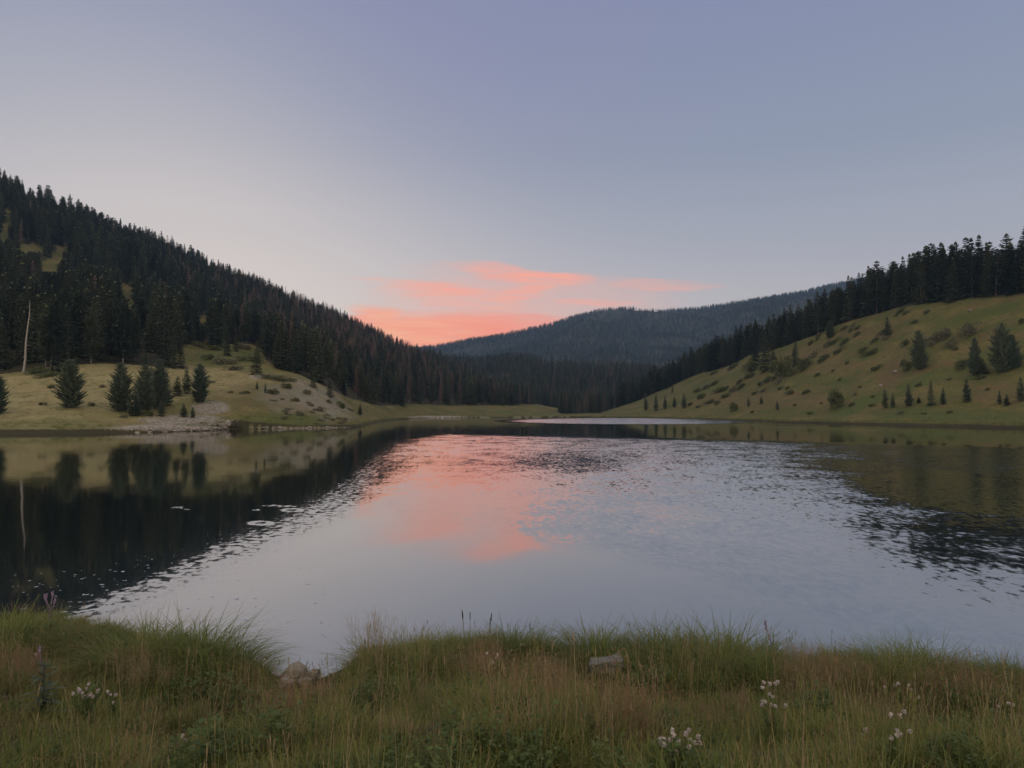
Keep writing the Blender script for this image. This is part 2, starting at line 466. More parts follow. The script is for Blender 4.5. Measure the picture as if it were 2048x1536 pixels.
def ground_material():
    m, n, b, out = mat("dry hillside grass")
    geo = n.new('ShaderNodeNewGeometry'); pos = geo.outputs['Position']
    at = n.new('ShaderNodeAttribute'); at.attribute_name = 'cover'
    r, g, bl = n.sep(at.outputs['Vector'])
    fa = at.outputs['Alpha']
    big = n.noise(n.vm('MULTIPLY', pos, (1, 1, 2.2)), 0.075, 6, .66); mid = n.noise(pos, 0.32, 5, .65); fin = n.noise(pos, 2.6, 4, .6)
    c = n.mix(n.ss(big, .40, .58), (.160, .132, .046, 1), (.078, .096, .023, 1))
    c = n.mix(n.m('MULTIPLY', n.ss(mid, .40, .68), .75), c, (.135, .092, .045, 1))
    c = n.mix(n.m('MULTIPLY', bl, n.ss(mid, .25, .6, .4, 1)), c, (.150, .092, .052, 1))
    c = n.mix(n.m('MULTIPLY', g, n.ss(mid, .25, .6, .45, 1)), c, (.072, .098, .024, 1))
    c = n.mix(n.m('MULTIPLY', n.ss(fin, .46, .66), .75), c, (.06, .065, .028, 1))
    c = n.mix(n.m('MULTIPLY', n.ss(n.noise(n.vm('MULTIPLY', pos, (1, .6, 1)), .75, 4, .65), .50, .62), .62), c, (.07, .082, .03, 1))
    lx, ly_, lz = n.sep(pos)
    dry = n.m('MULTIPLY', n.m('MULTIPLY', n.ss(n.m('ADD', lx, n.m('MULTIPLY', big, 14.0)), -34, -58), n.ss(lz, 15, 11)), n.m('MULTIPLY', n.m('SUBTRACT', 1.0, n.m('MULTIPLY', g, .75)), n.ss(mid, .2, .7, 1.0, .6)))
    fl = n.m('MAXIMUM', n.m('MULTIPLY', n.ss(fin, .50, .70), .40), n.m('MULTIPLY', n.ss(n.noise(pos, .42, 5, .68), .50, .64), .55))
    c = n.mix(n.m('MULTIPLY', dry, n.m('SUBTRACT', 1.0, fl)), c, n.mix(big, (.36, .30, .165, 1), (.24, .215, .10, 1)))
    stone = n.mix(n.ss(fin, .3, .7), (.16, .145, .125, 1), (.42, .40, .385, 1))
    c = n.mix(n.m('MULTIPLY', r, n.ss(n.noise(pos, .9, 4, .7), .3, .55, .35, 1)), c, stone)
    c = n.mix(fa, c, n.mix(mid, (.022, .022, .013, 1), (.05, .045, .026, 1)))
    n.put(b.inputs['Base Color'], c)
    bp = n.new('ShaderNodeBump'); bp.inputs['Strength'].default_value = .8; bp.inputs['Distance'].default_value = .35
    n.put(bp.inputs['Height'], n.m('ADD', n.m('MULTIPLY', mid, .8), n.m('MULTIPLY', fin, .35)))
    n.l.new(bp.outputs[0], b.inputs['Normal'])
    return m


M_GROUND = ground_material()


def split_terrain():
    ni, nj = GX.shape
    V = np.stack([GX, GY, GZ], -1).reshape(-1, 3)
    C = COVER.reshape(-1, 4)
    ii, jj = np.meshgrid(np.arange(ni - 1), np.arange(nj - 1), indexing='ij')
    a = (ii * nj + jj).ravel()
    quads = np.stack([a, a + nj, a + nj + 1, a + 1], -1)
    cf = GC[:-1, :-1].ravel()
    for k, nm in enumerate(['meadow', 'hill_left', 'hill_right', 'ridge', 'mountain']):
        q = quads[cf == k]
        if not len(q): continue
        used, inv = np.unique(q.ravel(), return_inverse=True)
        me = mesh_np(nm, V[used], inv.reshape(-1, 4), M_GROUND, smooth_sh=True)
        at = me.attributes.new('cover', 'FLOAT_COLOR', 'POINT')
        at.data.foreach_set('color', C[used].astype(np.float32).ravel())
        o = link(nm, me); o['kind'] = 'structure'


split_terrain()

# ------------------------------------------------------------------ near bank
NS_PX = [(-900, 1225), (-300, 1235), (0, 1243), (150, 1245), (250, 1268), (400, 1300), (520, 1338), (560, 1352), (640, 1362), (690, 1345), (730, 1308), (860, 1296), (1000, 1292), (1120, 1303), (1270, 1312),
         (1420, 1318), (1570, 1342), (1640, 1334), (1800, 1336), (2048, 1362), (2400, 1380), (3000, 1400)]
_p, _q = ray([a for a, b in NS_PX], [b for a, b in NS_PX])
NSY = -CAMZ / _q
NSX = _p * NSY


def bank_z(x, y):
    s = np.interp(x, NSX, NSY) - y + (fbm(np.asarray(x) / .7, np.asarray(y) / .7, 3, 8) - .5) * .35
    z = np.where(s < 0, np.maximum(s * .8, -1.2), np.interp(s, [0, .3, 1.2, 2.5, 3.5, 4.6, 7, 9], [0, .13, .17, .36, .62, .92, 1.25, 1.4]))
    z = z + np.where(s > 0, (fbm(np.asarray(x) / .9, np.asarray(y) / .9, 4, 3) - .5) * .18 * smooth(s / .8), 0)
    return np.minimum(z, 1.5 + .01 * np.maximum(-np.asarray(y), 0))


def bank_s(x, y):
    return np.interp(x, NSX, NSY) - y


def build_bank():
    m, n, b, out = mat("bank soil")
    pos = n.new('ShaderNodeNewGeometry').outputs['Position']
    c = n.mix(n.ss(n.noise(pos, 5, 5, .65), .35, .65), (.028, .026, .016, 1), (.06, .05, .028, 1))
    n.put(b.inputs['Base Color'], c)
    xs = np.concatenate([np.linspace(-40, -9, 50, endpoint=False), np.linspace(-9, 9, 260), np.linspace(9.5, 40, 50)])
    ys = np.concatenate([np.linspace(-120, 1, 40, endpoint=False), np.linspace(1, 13, 170)])
    X, Y = np.meshgrid(xs, ys, indexing='ij')
    Z = bank_z(X, Y)
    ni, nj = X.shape
    ii, jj = np.meshgrid(np.arange(ni - 1), np.arange(nj - 1), indexing='ij')
    a = (ii * nj + jj).ravel()
    me = mesh_np('bank', np.stack([X, Y, Z], -1).reshape(-1, 3), np.stack([a, a + nj, a + nj + 1, a + 1], -1), m, smooth_sh=True)
    o = link('bank', me); o['kind'] = 'structure'


build_bank()


def bhit(px, py):
    p, q = ray(px, py)
    d = np.linspace(2.0, 12, 2000)
    z = bank_z(p * d, d)
    below = (CAMZ + q * d) <= z
    k = int(np.argmax(below)) if below.any() else len(d) - 1
    return float(p * d[k]), float(d[k]), float(z[k])


# ------------------------------------------------------------------ lake
def build_water():
    m = bpy.data.materials.new("lake water"); m.use_nodes = True; m.node_tree.nodes.clear()
    n = NT(m.node_tree)
    out = n.new('ShaderNodeOutputMaterial')
    pos = n.new('ShaderNodeNewGeometry').outputs['Position']
    at = n.new('ShaderNodeAttribute'); at.attribute_name = 'wind'
    wind, spk, mid = n.sep(at.outputs['Vector'])
    chop = at.outputs['Alpha']
    grp = n.noise(pos, .35, 3, .6)
    brk = n.noise(pos, 4.5, 3, .6)
    wv = n.m('MULTIPLY', wind, n.ss(grp, .25, .7, .55, 1.15))
    # sparse small disturbances on the calm side
    sp = n.m('MULTIPLY', spk, n.ss(n.noise(pos, 7.0, 2, .5), .66, .71))
    fringe = n.m('MULTIPLY', mid, n.ss(brk, .38, .60))
    amp = n.m('MAXIMUM', wv, fringe)
    st = n.vm('MULTIPLY', pos, (1.0, .5, 1.0))
    n1 = n.sep(n.noise(st, 6.6, 4, .66, 'Color'))
    n2 = n.sep(n.noise(st, 1.1, 2, .5, 'Color'))
    k1 = n.m('MULTIPLY_ADD', n.m('MULTIPLY', amp, chop), .25, n.m('MULTIPLY', n.ss(amp, .03, .25), .04))
    k2 = n.m('ADD', n.m('MULTIPLY', amp, .05), .008)
    def slope(i, bias):
        a = n.m('MULTIPLY', n.m('SUBTRACT', n1[i], .5), k1)
        b = n.m('MULTIPLY', n.m('SUBTRACT', n2[i], .5), k2)
        return n.m('ADD', n.m('ADD', a, b), n.m('MULTIPLY', amp, bias))
    N = n.vm('NORMALIZE', n.xyz(slope(0, 0.0), n.m('ADD', slope(1, -.050), n.m('MULTIPLY', sp, -.11)), 1.0))
    gl = n.new('ShaderNodeBsdfGlossy'); gl.distribution = 'GGX'
    n.put(gl.inputs['Color'], (.97, .97, .97, 1)); n.put(gl.inputs['Roughness'], n.m('MULTIPLY_ADD', amp, .03, .05)); n.l.new(N, gl.inputs['Normal'])
    df = n.new('ShaderNodeBsdfDiffuse'); df.inputs[0].default_value = (.006, .010, .010, 1)
    fr = n.new('ShaderNodeFresnel'); fr.inputs['IOR'].default_value = 1.75; n.l.new(N, fr.inputs['Normal'])
    mx = n.new('ShaderNodeMixShader'); n.put(mx.inputs[0], n.m('MULTIPLY_ADD', fr.outputs[0], .62, .36)); n.l.new(df.outputs[0], mx.inputs[1]); n.l.new(gl.outputs[0], mx.inputs[2])
    n.l.new(mx.outputs[0], out.inputs['Surface'])
    u = np.concatenate([np.linspace(-1400, -60, 60, endpoint=False), np.linspace(-60, 2110, 680, endpoint=False), np.linspace(2110, 3400, 60)]); dd = np.geomspace(4.0, 420, 700)
    nu, nd = len(u), len(dd)
    X = ((u - 1024) / F)[:, None] * dd[None]; Y = np.broadcast_to(dd[None], X.shape)
    px, py = to_px(X, Y, 0 * X)

    def ell(cx, cy, rx, ry, soft=.5, slope=0.):
        q = ((px - cx) / rx) ** 2 + ((py - cy - slope * (px - cx)) / ry) ** 2
        return smooth((1 + soft - q) / (2 * soft))
    wob = (fbm(X / 6, Y / 12, 4, 91) - .5) * 2
    top = np.interp(px, [700, 900, 1300, 1600, 2048, 2600], [862, 868, 878, 884, 896, 905])
    leftx = np.interp(py, [862, 900, 960, 1000, 1060, 1150], [880, 790, 740, 720, 830, 1150])
    bot = np.interp(px, [600, 800, 1000, 1300, 1600, 2048, 2600], [985, 1030, 1060, 1135, 1240, 1400, 1500])
    main = smooth((py - top) / 8 + .5) * smooth((px - leftx) / 120 + .5 + wob * .5) * smooth((bot - py) / 90 + .5 + wob * .6)
    main *= 1 - .35 * smooth((py - 1080) / 150)
    main = np.maximum(main, .20 * smooth((px - 1100) / 350) * smooth((py - 1100) / 100))
    dark = np.maximum(.62 * ell(1150, 922, 115, 20, .95), np.maximum(ell(1970, 988, 250, 38, .6, .09), .45 * ell(1690, 932, 130, 14, .8, .05)))
    band = smooth((930 - py) / 35) * (1 - .25 * smooth((1150 - px) / 120))
    redz = smooth((1280 - px) / 380) * (1 - band)
    main *= np.where(px < 3000, 1 - .66 * redz, 1) * (1 - .45 * (1 - band) * smooth((py - 960) / 150))
    main *= 1 - np.clip(dark * (1 + wob * .9), 0, .74)
    stripe = np.maximum(ell(1290, 842, 270, 6.5, .4), .6 * ell(1650, 852, 120, 2.0, .5, .02))
    rings = np.maximum.reduce([ell(354, 1015, 14, 2.6, .8), ell(372, 1019, 8, 1.4, .8), ell(555, 1012, 36, 2.0, .8, .02), ell(584, 1020, 24, 3.4, .8) - ell(584, 1020, 15, 1.8, .8), ell(512, 1020, 9, 1.5, .8), ell(520, 1046, 26, 4.2, .8) - .8 * ell(522, 1046, 15, 2.2, .8), ell(430, 1094, 10, 1.6, .8)]) * (.35 + .9 * vnoise(X * 9, Y * 2.5, 5))
    W_ = np.clip(np.maximum.reduce([main, stripe * 1.6, rings * 1.4]), 0, 1.6)
    spk = .8 * smooth((760 - px) / 120) * smooth((py - 945) / 60) * smooth((1300 - py) / 30) * (.25 + .75 * smooth((py - 1090) / 120))
    line = np.interp(px, [0, 200, 400, 560, 700, 760, 900], [1290, 1225, 1140, 1070, 985, 920, 866])
    fringe = .55 * np.exp(-((py - line) / np.interp(px, [0, 500, 750], [26, 34, 36])) ** 2) * smooth((900 - px) / 100)
    me = mesh_np('water', np.stack([X, Y, 0 * X], -1).reshape(-1, 3),
                 (lambda a, nj: np.stack([a, a + nj, a + nj + 1, a + 1], -1))((np.arange(nu - 1)[:, None] * nd + np.arange(nd - 1)[None]).ravel(), nd), m, smooth_sh=True)
    at = me.attributes.new('wind', 'FLOAT_COLOR', 'POINT')
    at.data.foreach_set('color', np.stack([W_, spk, fringe, (1 - .62 * smooth((1320 - px) / 420) * smooth((px - 700) / 80)) * (1 - .42 * smooth((py - 960) / 120)) + 1.9 * np.clip(dark, 0, 1) * smooth((px - 980) / 120)], -1).astype(np.float32).ravel())
    o = link('water', me); o['kind'] = 'structure'


build_water()


# ------------------------------------------------------------------ conifers
def leaf_mat(name, c0, c1, patch=None):
    m, n, b, out = mat(name)
    oi = n.new('ShaderNodeObjectInfo').outputs['Random']
    pos = n.new('ShaderNodeNewGeometry').outputs['Position']
    c = n.mix(oi, c0 + (1,), c1 + (1,))
    v = n.noise(pos, patch or 2.0, 3, .6)
    c = n.mix(n.ss(v, .3, .7, 0, .5), c, n.mix(.5, c, (.0, .0, .0, 1)))
    n.put(b.inputs['Base Color'], c)
    b.inputs['Roughness'].default_value = .75
    return m


M_SPRUCE = leaf_mat("spruce needles", (.050, .078, .066), (.165, .195, .115))
M_PINE = leaf_mat("young pine needles", (.105, .145, .112), (.160, .195, .135))
M_DEADC = leaf_mat("rusty dead needles", (.135, .080, .078), (.17, .115, .105))
M_BARK = leaf_mat("grey conifer bark", (.11, .095, .08), (.16, .145, .13), 6.0)
M_SNAG = leaf_mat("bleached dead wood", (.24, .22, .20), (.30, .28, .26), 5.0)


class Geo:
    def __init__(s): s.V = []; s.F = []; s.M = []

    def quad(s, a, b, c, d, m=0):
        i = len(s.V); s.V += [a, b, c, d]; s.F.append((i, i + 1, i + 2, i + 3)); s.M.append(m)

    def tri(s, a, b, c, m=0):
        i = len(s.V); s.V += [a, b, c]; s.F.append((i, i + 1, i + 2)); s.M.append(m)

    def tube(s, pts, rad, k=6, m=0):
        base = len(s.V); n = len(pts)
        for j, (p, r) in enumerate(zip(pts, rad)):
            d = (Vector(pts[min(j + 1, n - 1)]) - Vector(pts[max(j - 1, 0)])).normalized()
            u = d.cross(Vector((0.3, 1, .1))).normalized(); v = d.cross(u)
            for i in range(k):
                a = 2 * math.pi * i / k
                q = Vector(p) + (u * math.cos(a) + v * math.sin(a)) * r
                s.V.append(tuple(q))
        for j in range(n - 1):
            for i in range(k):
                s.F.append((base + j * k + i, base + j * k + (i + 1) % k, base + (j + 1) * k + (i + 1) % k, base + (j + 1) * k + i)); s.M.append(m)
        s.F.append(tuple(base + (n - 1) * k + i for i in range(k))); s.M.append(m)

    def mesh(s, name, mats, sm=False):
        return mesh_np(name, s.V, s.F, mats, s.M, sm)


def conifer(seed, kind, H=10.0):
    """trunk and crown geometry of one conifer, H metres high"""
    r = random.Random(seed)
    T = Geo(); C = Geo()
    lean = (r.uniform(-.015, .015), r.uniform(-.015, .015))
    ax = lambda z: (lean[0] * z + .05 * math.sin(z * .7 + seed), lean[1] * z + .05 * math.cos(z * .9 + seed), z)
    tr = H * .013
    zs = [H * t for t in (0, .05, .2, .4, .6, .8, .96)]
    T.tube([ax(z) for z in zs], [tr * 1.35, tr, tr * .88, tr * .68, tr * .46, tr * .22, .012], 6)
    P = dict(narrow=(.04, .125, .75, 30), spruce=(.03, .185, .85, 30), ragged=(.10, .18, .6, 26), open=(.07, .20, .5, 26), pine=(.09, .17, .5, 24), dead=(.16, .125, .7, 24), bushy=(.0, .32, .72, 27), sapling=(.0, .26, .85, 21))[kind]
    z0, R, pw, nw = P[0] * H, P[1] * H, P[2], P[3]
    bare = kind == 'dead'
    gapA = r.uniform(0, 6.28)
    for iw in range(nw):
        t = (iw + r.uniform(-.3, .3)) / nw
        t = min(max(t, 0), 1)
        z = z0 + (H * .985 - z0) * t
        L0 = R * (1 - t) ** pw * (min(1, .55 + t * 3.2) if kind in ('bushy', 'sapling', 'ragged', 'open') else 1) + .02 * H * (1 - t)
        if kind == 'pine': L0 = R * min(1, .45 + 2.2 * t) * max(0, 1 - t ** 2.6) ** .8 * r.uniform(.55, 1.15) + .02 * H
        if kind == 'bushy': L0 = R * min(1, .72 + 1.6 * t) * max(0, 1 - t ** 2.2) ** .75 + .02 * H * (1 - t)
        if kind in ('ragged', 'open'): L0 *= r.uniform(.5, 1.15)
        nb = r.randint(6, 8) if not bare else r.randint(4, 6)
        off = r.uniform(0, 6.28)
        for ib in range(nb):
            a = off + 6.283 * ib / nb + r.uniform(-.35, .35)
            L = L0 * r.uniform(.62, 1.12)
            if kind in ('ragged', 'open') and math.cos(a - gapA) > .6 and r.random() < .45: continue
            if L < .06: L = .06
            if kind in ('bushy', 'sapling', 'pine'): s0, s1 = .35 + .5 * t, .45 + .4 * t
            else: s0, s1 = -.32 + .9 * t, -.12 + .85 * t
            ca, sa = math.cos(a), math.sin(a)
            bx, by, bz = ax(z)

            def pt(u):
                rr = L * u
                return Vector((bx + ca * rr, by + sa * rr, bz + rr * (s0 * (1 - u) + s1 * u)))
            # woody axis
            w0 = .012 * L + .01
            e = pt(.97); sd = Vector((-sa, ca, 0))
            C.tri(tuple(pt(0) + sd * w0), tuple(pt(0) - sd * w0), tuple(e), 1)
            if bare:
                for q in range(5):
                    u = r.uniform(.2, .95); p = pt(u); l2 = L * .35 * (1.1 - u) + .12
                    dr = (Vector((ca, sa, 0)) * r.uniform(.2, 1) + sd * r.choice((-1, 1)) * r.uniform(.4, 1) + Vector((0, 0, r.uniform(-.5, .3)))).normalized()
                    up = Vector((0, 0, 1)) * r.uniform(.02, .05)
                    C.quad(tuple(p - up), tuple(p + dr * l2 * .5 - up * 1.6), tuple(p + dr * l2), tuple(p + dr * l2 * .5 + up * 1.6), 0)
                continue
            n = 4 + int(L * 3.6)
            for q in range(n):
                u = .18 + .82 * (q + r.random()) / n
                p = pt(u)
                for side in (-1, 1, 0):
                    l2 = (.16 + .30 * L * (1.12 - u)) * r.uniform(.7, 1.2)
                    fw = r.uniform(.5, 1.0) if side else 1.0
                    dr = Vector((ca, sa, s0 * .4)) * fw + sd * side * r.uniform(.6, 1.0) + Vector((0, 0, r.uniform(-.42, .18) + (.4 if kind in ('bushy', 'sapling') else 0)))
                    dr.normalize()
                    wd = dr.cross(Vector((r.uniform(-.6, .6), r.uniform(-.6, .6), 1))).normalized() * l2 * r.uniform(.30, .46)
                    C.quad(tuple(p), tuple(p + dr * l2 * .5 + wd), tuple(p + dr * l2), tuple(p + dr * l2 * .45 - wd), 0)
    # leader
    tx, ty, _ = ax(H)
    for q in range(5):
        a = q * 1.3; l2 = H * .022
        C.quad((tx, ty, H * .95), (tx + math.cos(a) * l2, ty + math.sin(a) * l2, H * .965), (tx, ty, H * 1.0), (tx - math.sin(a) * l2 * .3, ty + math.cos(a) * l2 * .3, H * .965), 0)
    return T, C


def snag(seed, H=10.0):
    r = random.Random(seed)
    T = Geo(); C = []
    T.tube([(.10 * math.sin(z), .06 * z / 3, z) for z in (0, .5, 2, 4, 6, 8, H)], [.27, .21, .18, .15, .115, .075, .02], 8)
    for i in range(16):
        z = r.uniform(2.2, 9.6); a = r.uniform(0, 6.28); L = r.uniform(.3, 1.5) * (1.1 - z / 13)
        p = Vector((.10 * math.sin(z), .02 * z, z)); d = Vector((math.cos(a), math.sin(a), r.uniform(-.45, .1)))
        g = Geo(); g.tube([tuple(p), tuple(p + d * L * .5), tuple(p + d * L + Vector((0, 0, -.1 * L)))], [.04, .025, .008], 5); C.append(g.mesh('branch', M_SNAG, True))
    return T, C


KINDS = {}
for kind, seeds, cm in (('narrow', (1, 2, 3), M_SPRUCE), ('spruce', (11, 12, 13), M_SPRUCE), ('ragged', (21, 22, 23), M_SPRUCE), ('open', (31, 32), M_SPRUCE), ('pine', (71, 72, 73, 74), M_SPRUCE),
                        ('dead', (41, 42, 43), M_DEADC), ('bushy', (51, 52, 53), M_PINE), ('sapling', (61, 62, 63), M_PINE)):
    KINDS[kind] = []
    for sd in seeds:
        T, C = conifer(sd, kind)
        J = Geo(); J.V = list(C.V) + list(T.V); J.F = list(C.F) + [tuple(i + len(C.V) for i in f) for f in T.F]; J.M = list(C.M) + [1] * len(T.F)
        rad = max(math.hypot(v[0], v[1]) for v in C.V)
        KINDS[kind].append((T.mesh('trunk', M_BARK), C.mesh('crown', [cm, M_BARK]), J.mesh('tree', [cm, M_BARK]), rad))
T, C = snag(5)
KINDS['snag'] = [(T.mesh('trunk', M_SNAG, True), C, None, 1.2)]

RS = np.random.RandomState(7)
rnd = random.Random(7)


def plant_tree(name, kind, x, y, z, h, label, group=None, wid=None, var=None, lean=0.0, cat='tree', fat=1.0):
    v = KINDS[kind][rnd.randrange(len(KINDS[kind])) if var is None else var % len(KINDS[kind])]
    s = h / 10.0
    sx = s * fat if wid is None else wid / (2 * v[3])
    o = empty(name, (x, y, z - .06 * s), rnd.uniform(0, 6.28), (sx, sx, s))
    if lean: o.rotation_euler = (0, lean, 0)
    elif kind != 'snag': o.rotation_euler = (rnd.uniform(-.035, .035), rnd.uniform(-.035, .035), o.rotation_euler.z)
    tag(o, label, cat, group)
    link('trunk', v[0], o)
    for m_ in (v[1] if kind == 'snag' else [v[1]]): link('branch' if kind == 'snag' else 'crown', m_, o)
    return o


def tree_px(name, kind, px, py, top, w, label, group=None, var=None, lean=0.0):
    x, y, z = hit(px, py)
    h = (py - top) / F * y * 1.01
    return plant_tree(name, kind, x, y, z, h, label, group, w / F * y * 1.05, var, lean)


G_L = "conifers growing apart on the left meadow and knoll"
G_R = "conifers scattered over the right grass slope"
LONE = [
    # kind, px, base, top, width, label, group
    ('bushy', 140, 816, 717, 70, "broad bushy young pine standing alone on the left meadow", G_L),
    ('bushy', -6, 828, 748, 52, "young pine cut by the photo's left edge, near the shore", G_L),
    ('bushy', 243, 823, 724, 62, "tall pointed young pine at the left end of the shore clump", G_L),
    ('sapling', 268, 832, 772, 44, "grey green low young pine in front of the shore clump", G_L),
    ('bushy', 287, 826, 728, 56, "spiky young pine in the middle of the shore clump", G_L),
    ('bushy', 316, 818, 716, 56, "tallest dark pine towards the right of the shore clump", G_L),
    ('sapling', 334, 812, 742, 40, "slim young pine at the right end of the shore clump", G_L),
    ('sapling', 323, 833, 798, 24, "small dark sapling on the gravel below the shore clump", G_L),
    ('sapling', 368, 834, 806, 22, "left and larger of two tiny saplings on the pale gravel", G_L),
    ('sapling', 385, 836, 813, 16, "right and smaller of two tiny saplings on the pale gravel", G_L),
    ('bushy', 400, 805, 727, 48, "dense young pine above the pale gravel, right of the shore clump", G_L),
    ('sapling', 374, 788, 730, 28, "slender young pine behind the dense one above the gravel", G_L),
    ('sapling', 354, 792, 752, 34, "pale soft young pine between the clump and the gravel slope", G_L),
    ('spruce', 513, 749, 682, 38, "dense dark spruce alone on the crest of the knoll", G_L),
    ('spruce', 455, 712, 652, 24, "slim spruce among brush in the upper clearing", G_L),
    ('narrow', 472, 703, 655, 17, "small narrow spruce at the top right of the upper clearing", G_L),
    ('spruce', 430, 692, 598, 54, "big blue black spruce at the head of the upper clearing", G_L),
    ('narrow', 346, 737, 655, 22, "left one of two narrow dark spruces at the forest edge", G_L),
    ('narrow', 362, 737, 646, 25, "right one of two narrow dark spruces at the forest edge", G_L),
    ('sapling', 531, 786, 764, 9, "tiny sapling on the bare face of the knoll", G_L),
    ('sapling', 514, 779, 762, 9, "tinier sapling left of the other one on the knoll face", G_L),
    ('spruce', 626, 775, 735, 22, "short spruce at the forest edge just right of the knoll", G_L),
    ('spruce', 660, 795, 758, 24, "short grey green spruce below the forest edge behind the knoll", G_L),
    ('sapling', 720, 830, 806, 14, "small dark spruce at the water end of the knoll slope", G_L),
    ('spruce', 112, 745, 672, 40, "spreading dark conifer at the meadow edge behind the bleached snag", G_L),
    ('sapling', 290, 738, 700, 24, "small conifer at the meadow's upper edge under the forest", G_L),
    # right slope
    ('bushy', 1840, 739, 660, 44, "large dark oval conifer in the middle of the right grass slope", G_R),
    ('sapling', 1776, 673, 631, 24, "small round topped conifer high on the right grass slope", G_R),
    ('bushy', 1660, 676, 640, 25, "conifer standing just below the crest of the right slope", G_R),
    ('bushy', 1950, 752, 674, 32, "ragged narrow conifer left of the big pair on the right slope", G_R),
    ('sapling', 1965, 750, 716, 34, "low dark bushy conifer at the foot of the ragged one", G_R),
    ('bushy', 2004, 745, 645, 56, "tall broad conifer near the right edge, left one of its pair", G_R),
    ('bushy', 2026, 738, 668, 44, "shorter conifer of the pair near the right edge", G_R),
    ('sapling', 1771, 816, 777, 20, "small conifer low on the right slope, left one of a touching pair", G_R),
    ('sapling', 1786, 815, 785, 16, "paler small conifer low on the right slope, right one of a touching pair", G_R),
    ('sapling', 1818, 812, 767, 24, "dark small conifer low on the right slope below the reddish bare patch", G_R),
    ('sapling', 1838, 806, 793, 14, "tiny conifer between two larger ones low on the right slope", G_R),
    ('spruce', 1862, 811, 758, 24, "pointed conifer low on the right slope, tallest in the lower row", G_R),
    ('sapling', 1886, 809, 774, 17, "narrow small conifer right of the tallest one in the lower row", G_R),
    ('sapling', 1934, 804, 755, 27, "leaning looking conifer low on the right slope below the ragged one", G_R),
    ('sapling', 1999, 808, 778, 14, "thin pale sapling left of a squat dark one near the right edge", G_R),
    ('sapling', 2013, 811, 788, 18, "squat dark sapling low near the right edge", G_R),
    ('sapling', 2043, 802, 752, 28, "conifer cut by the right edge above the lower meadow", G_R),
    ('sapling', 1555, 820, 799, 11, "tiny dark spruce standing alone near the right shore", G_R),
    ('sapling', 1523, 808, 791, 11, "tiny pale spruce left of the alone standing one near the shore", G_R),
    ('sapling', 1497, 813, 793, 11, "tiny leaning spruce beside bushes near the far right shore", G_R),
    ('spruce', 1532, 742, 655, 42, "tallest dark conifer of the clump halfway up the right slope", G_R),
    ('spruce', 1510, 732, 668, 34, "conifer at the left of the clump halfway up the right slope", G_R),
    ('sapling', 1590, 732, 682, 26, "short topped conifer at the right of the clump on the slope", G_R),
    ('spruce', 1548, 738, 700, 34, "low broad conifer in the middle of the clump on the slope", G_R),
    ('narrow', 1345, 786, 769, 8, "tiny upright spruce on the thin upper edge of the right slope", G_R),
    ('sapling', 1292, 821, 788, 15, "leftmost pointed spruce at the toe of the right slope", G_R),
    ('sapling', 1312, 822, 786, 15, "second pointed spruce at the toe of the right slope", G_R),
    ('sapling', 1330, 818, 790, 13, "pale third spruce at the toe of the right slope", G_R),
    ('sapling', 1349, 815, 793, 16, "low fourth spruce at the toe of the right slope", G_R),
    ('sapling', 1368, 817, 785, 19, "stout fifth spruce at the toe of the right slope", G_R),
]
NAMES = {'bushy': 'conifer_tree', 'sapling': 'young_conifer', 'spruce': 'spruce_tree', 'narrow': 'spruce_tree', 'ragged': 'spruce_tree'}
for i, (k, px, b_, t_, w_, lab, g_) in enumerate(LONE):
    tree_px(NAMES[k], k, px, b_, t_, w_, lab, g_, i)
# bleached snag
x_, y_, z_ = hit(47, 744)
sn = plant_tree('dead_tree', 'snag', x_, y_, z_, 146 / F * y_, "bleached bare dead trunk leaning at the left forest edge", None, 2.6 / 1.0, 0, .06)

# ---- the forest: candidate trees over the wooded slopes


def forest_points(n, pxr, dr, seed):
    r = np.random.RandomState(seed)
    y = np.sqrt(r.uniform(dr[0] ** 2, dr[1] ** 2, n))
    p = r.uniform(pxr[0], pxr[1], n)
    x = (p - 1024) / F * y
    i = np.clip(np.searchsorted(pxc, p), 0, len(pxc) - 1); j = np.clip(np.searchsorted(ddc, y), 0, len(ddc) - 1)
    return x, y, gz(x, y), GC[i, j], r


def thin(x, y, keep, cell):
    seen = {}
    out = []
    for k in keep:
        c = (int(x[k] // cell), int(y[k] // cell))
        if c in seen: continue
        seen[c] = 1; out.append(k)
    return np.array(out, int)


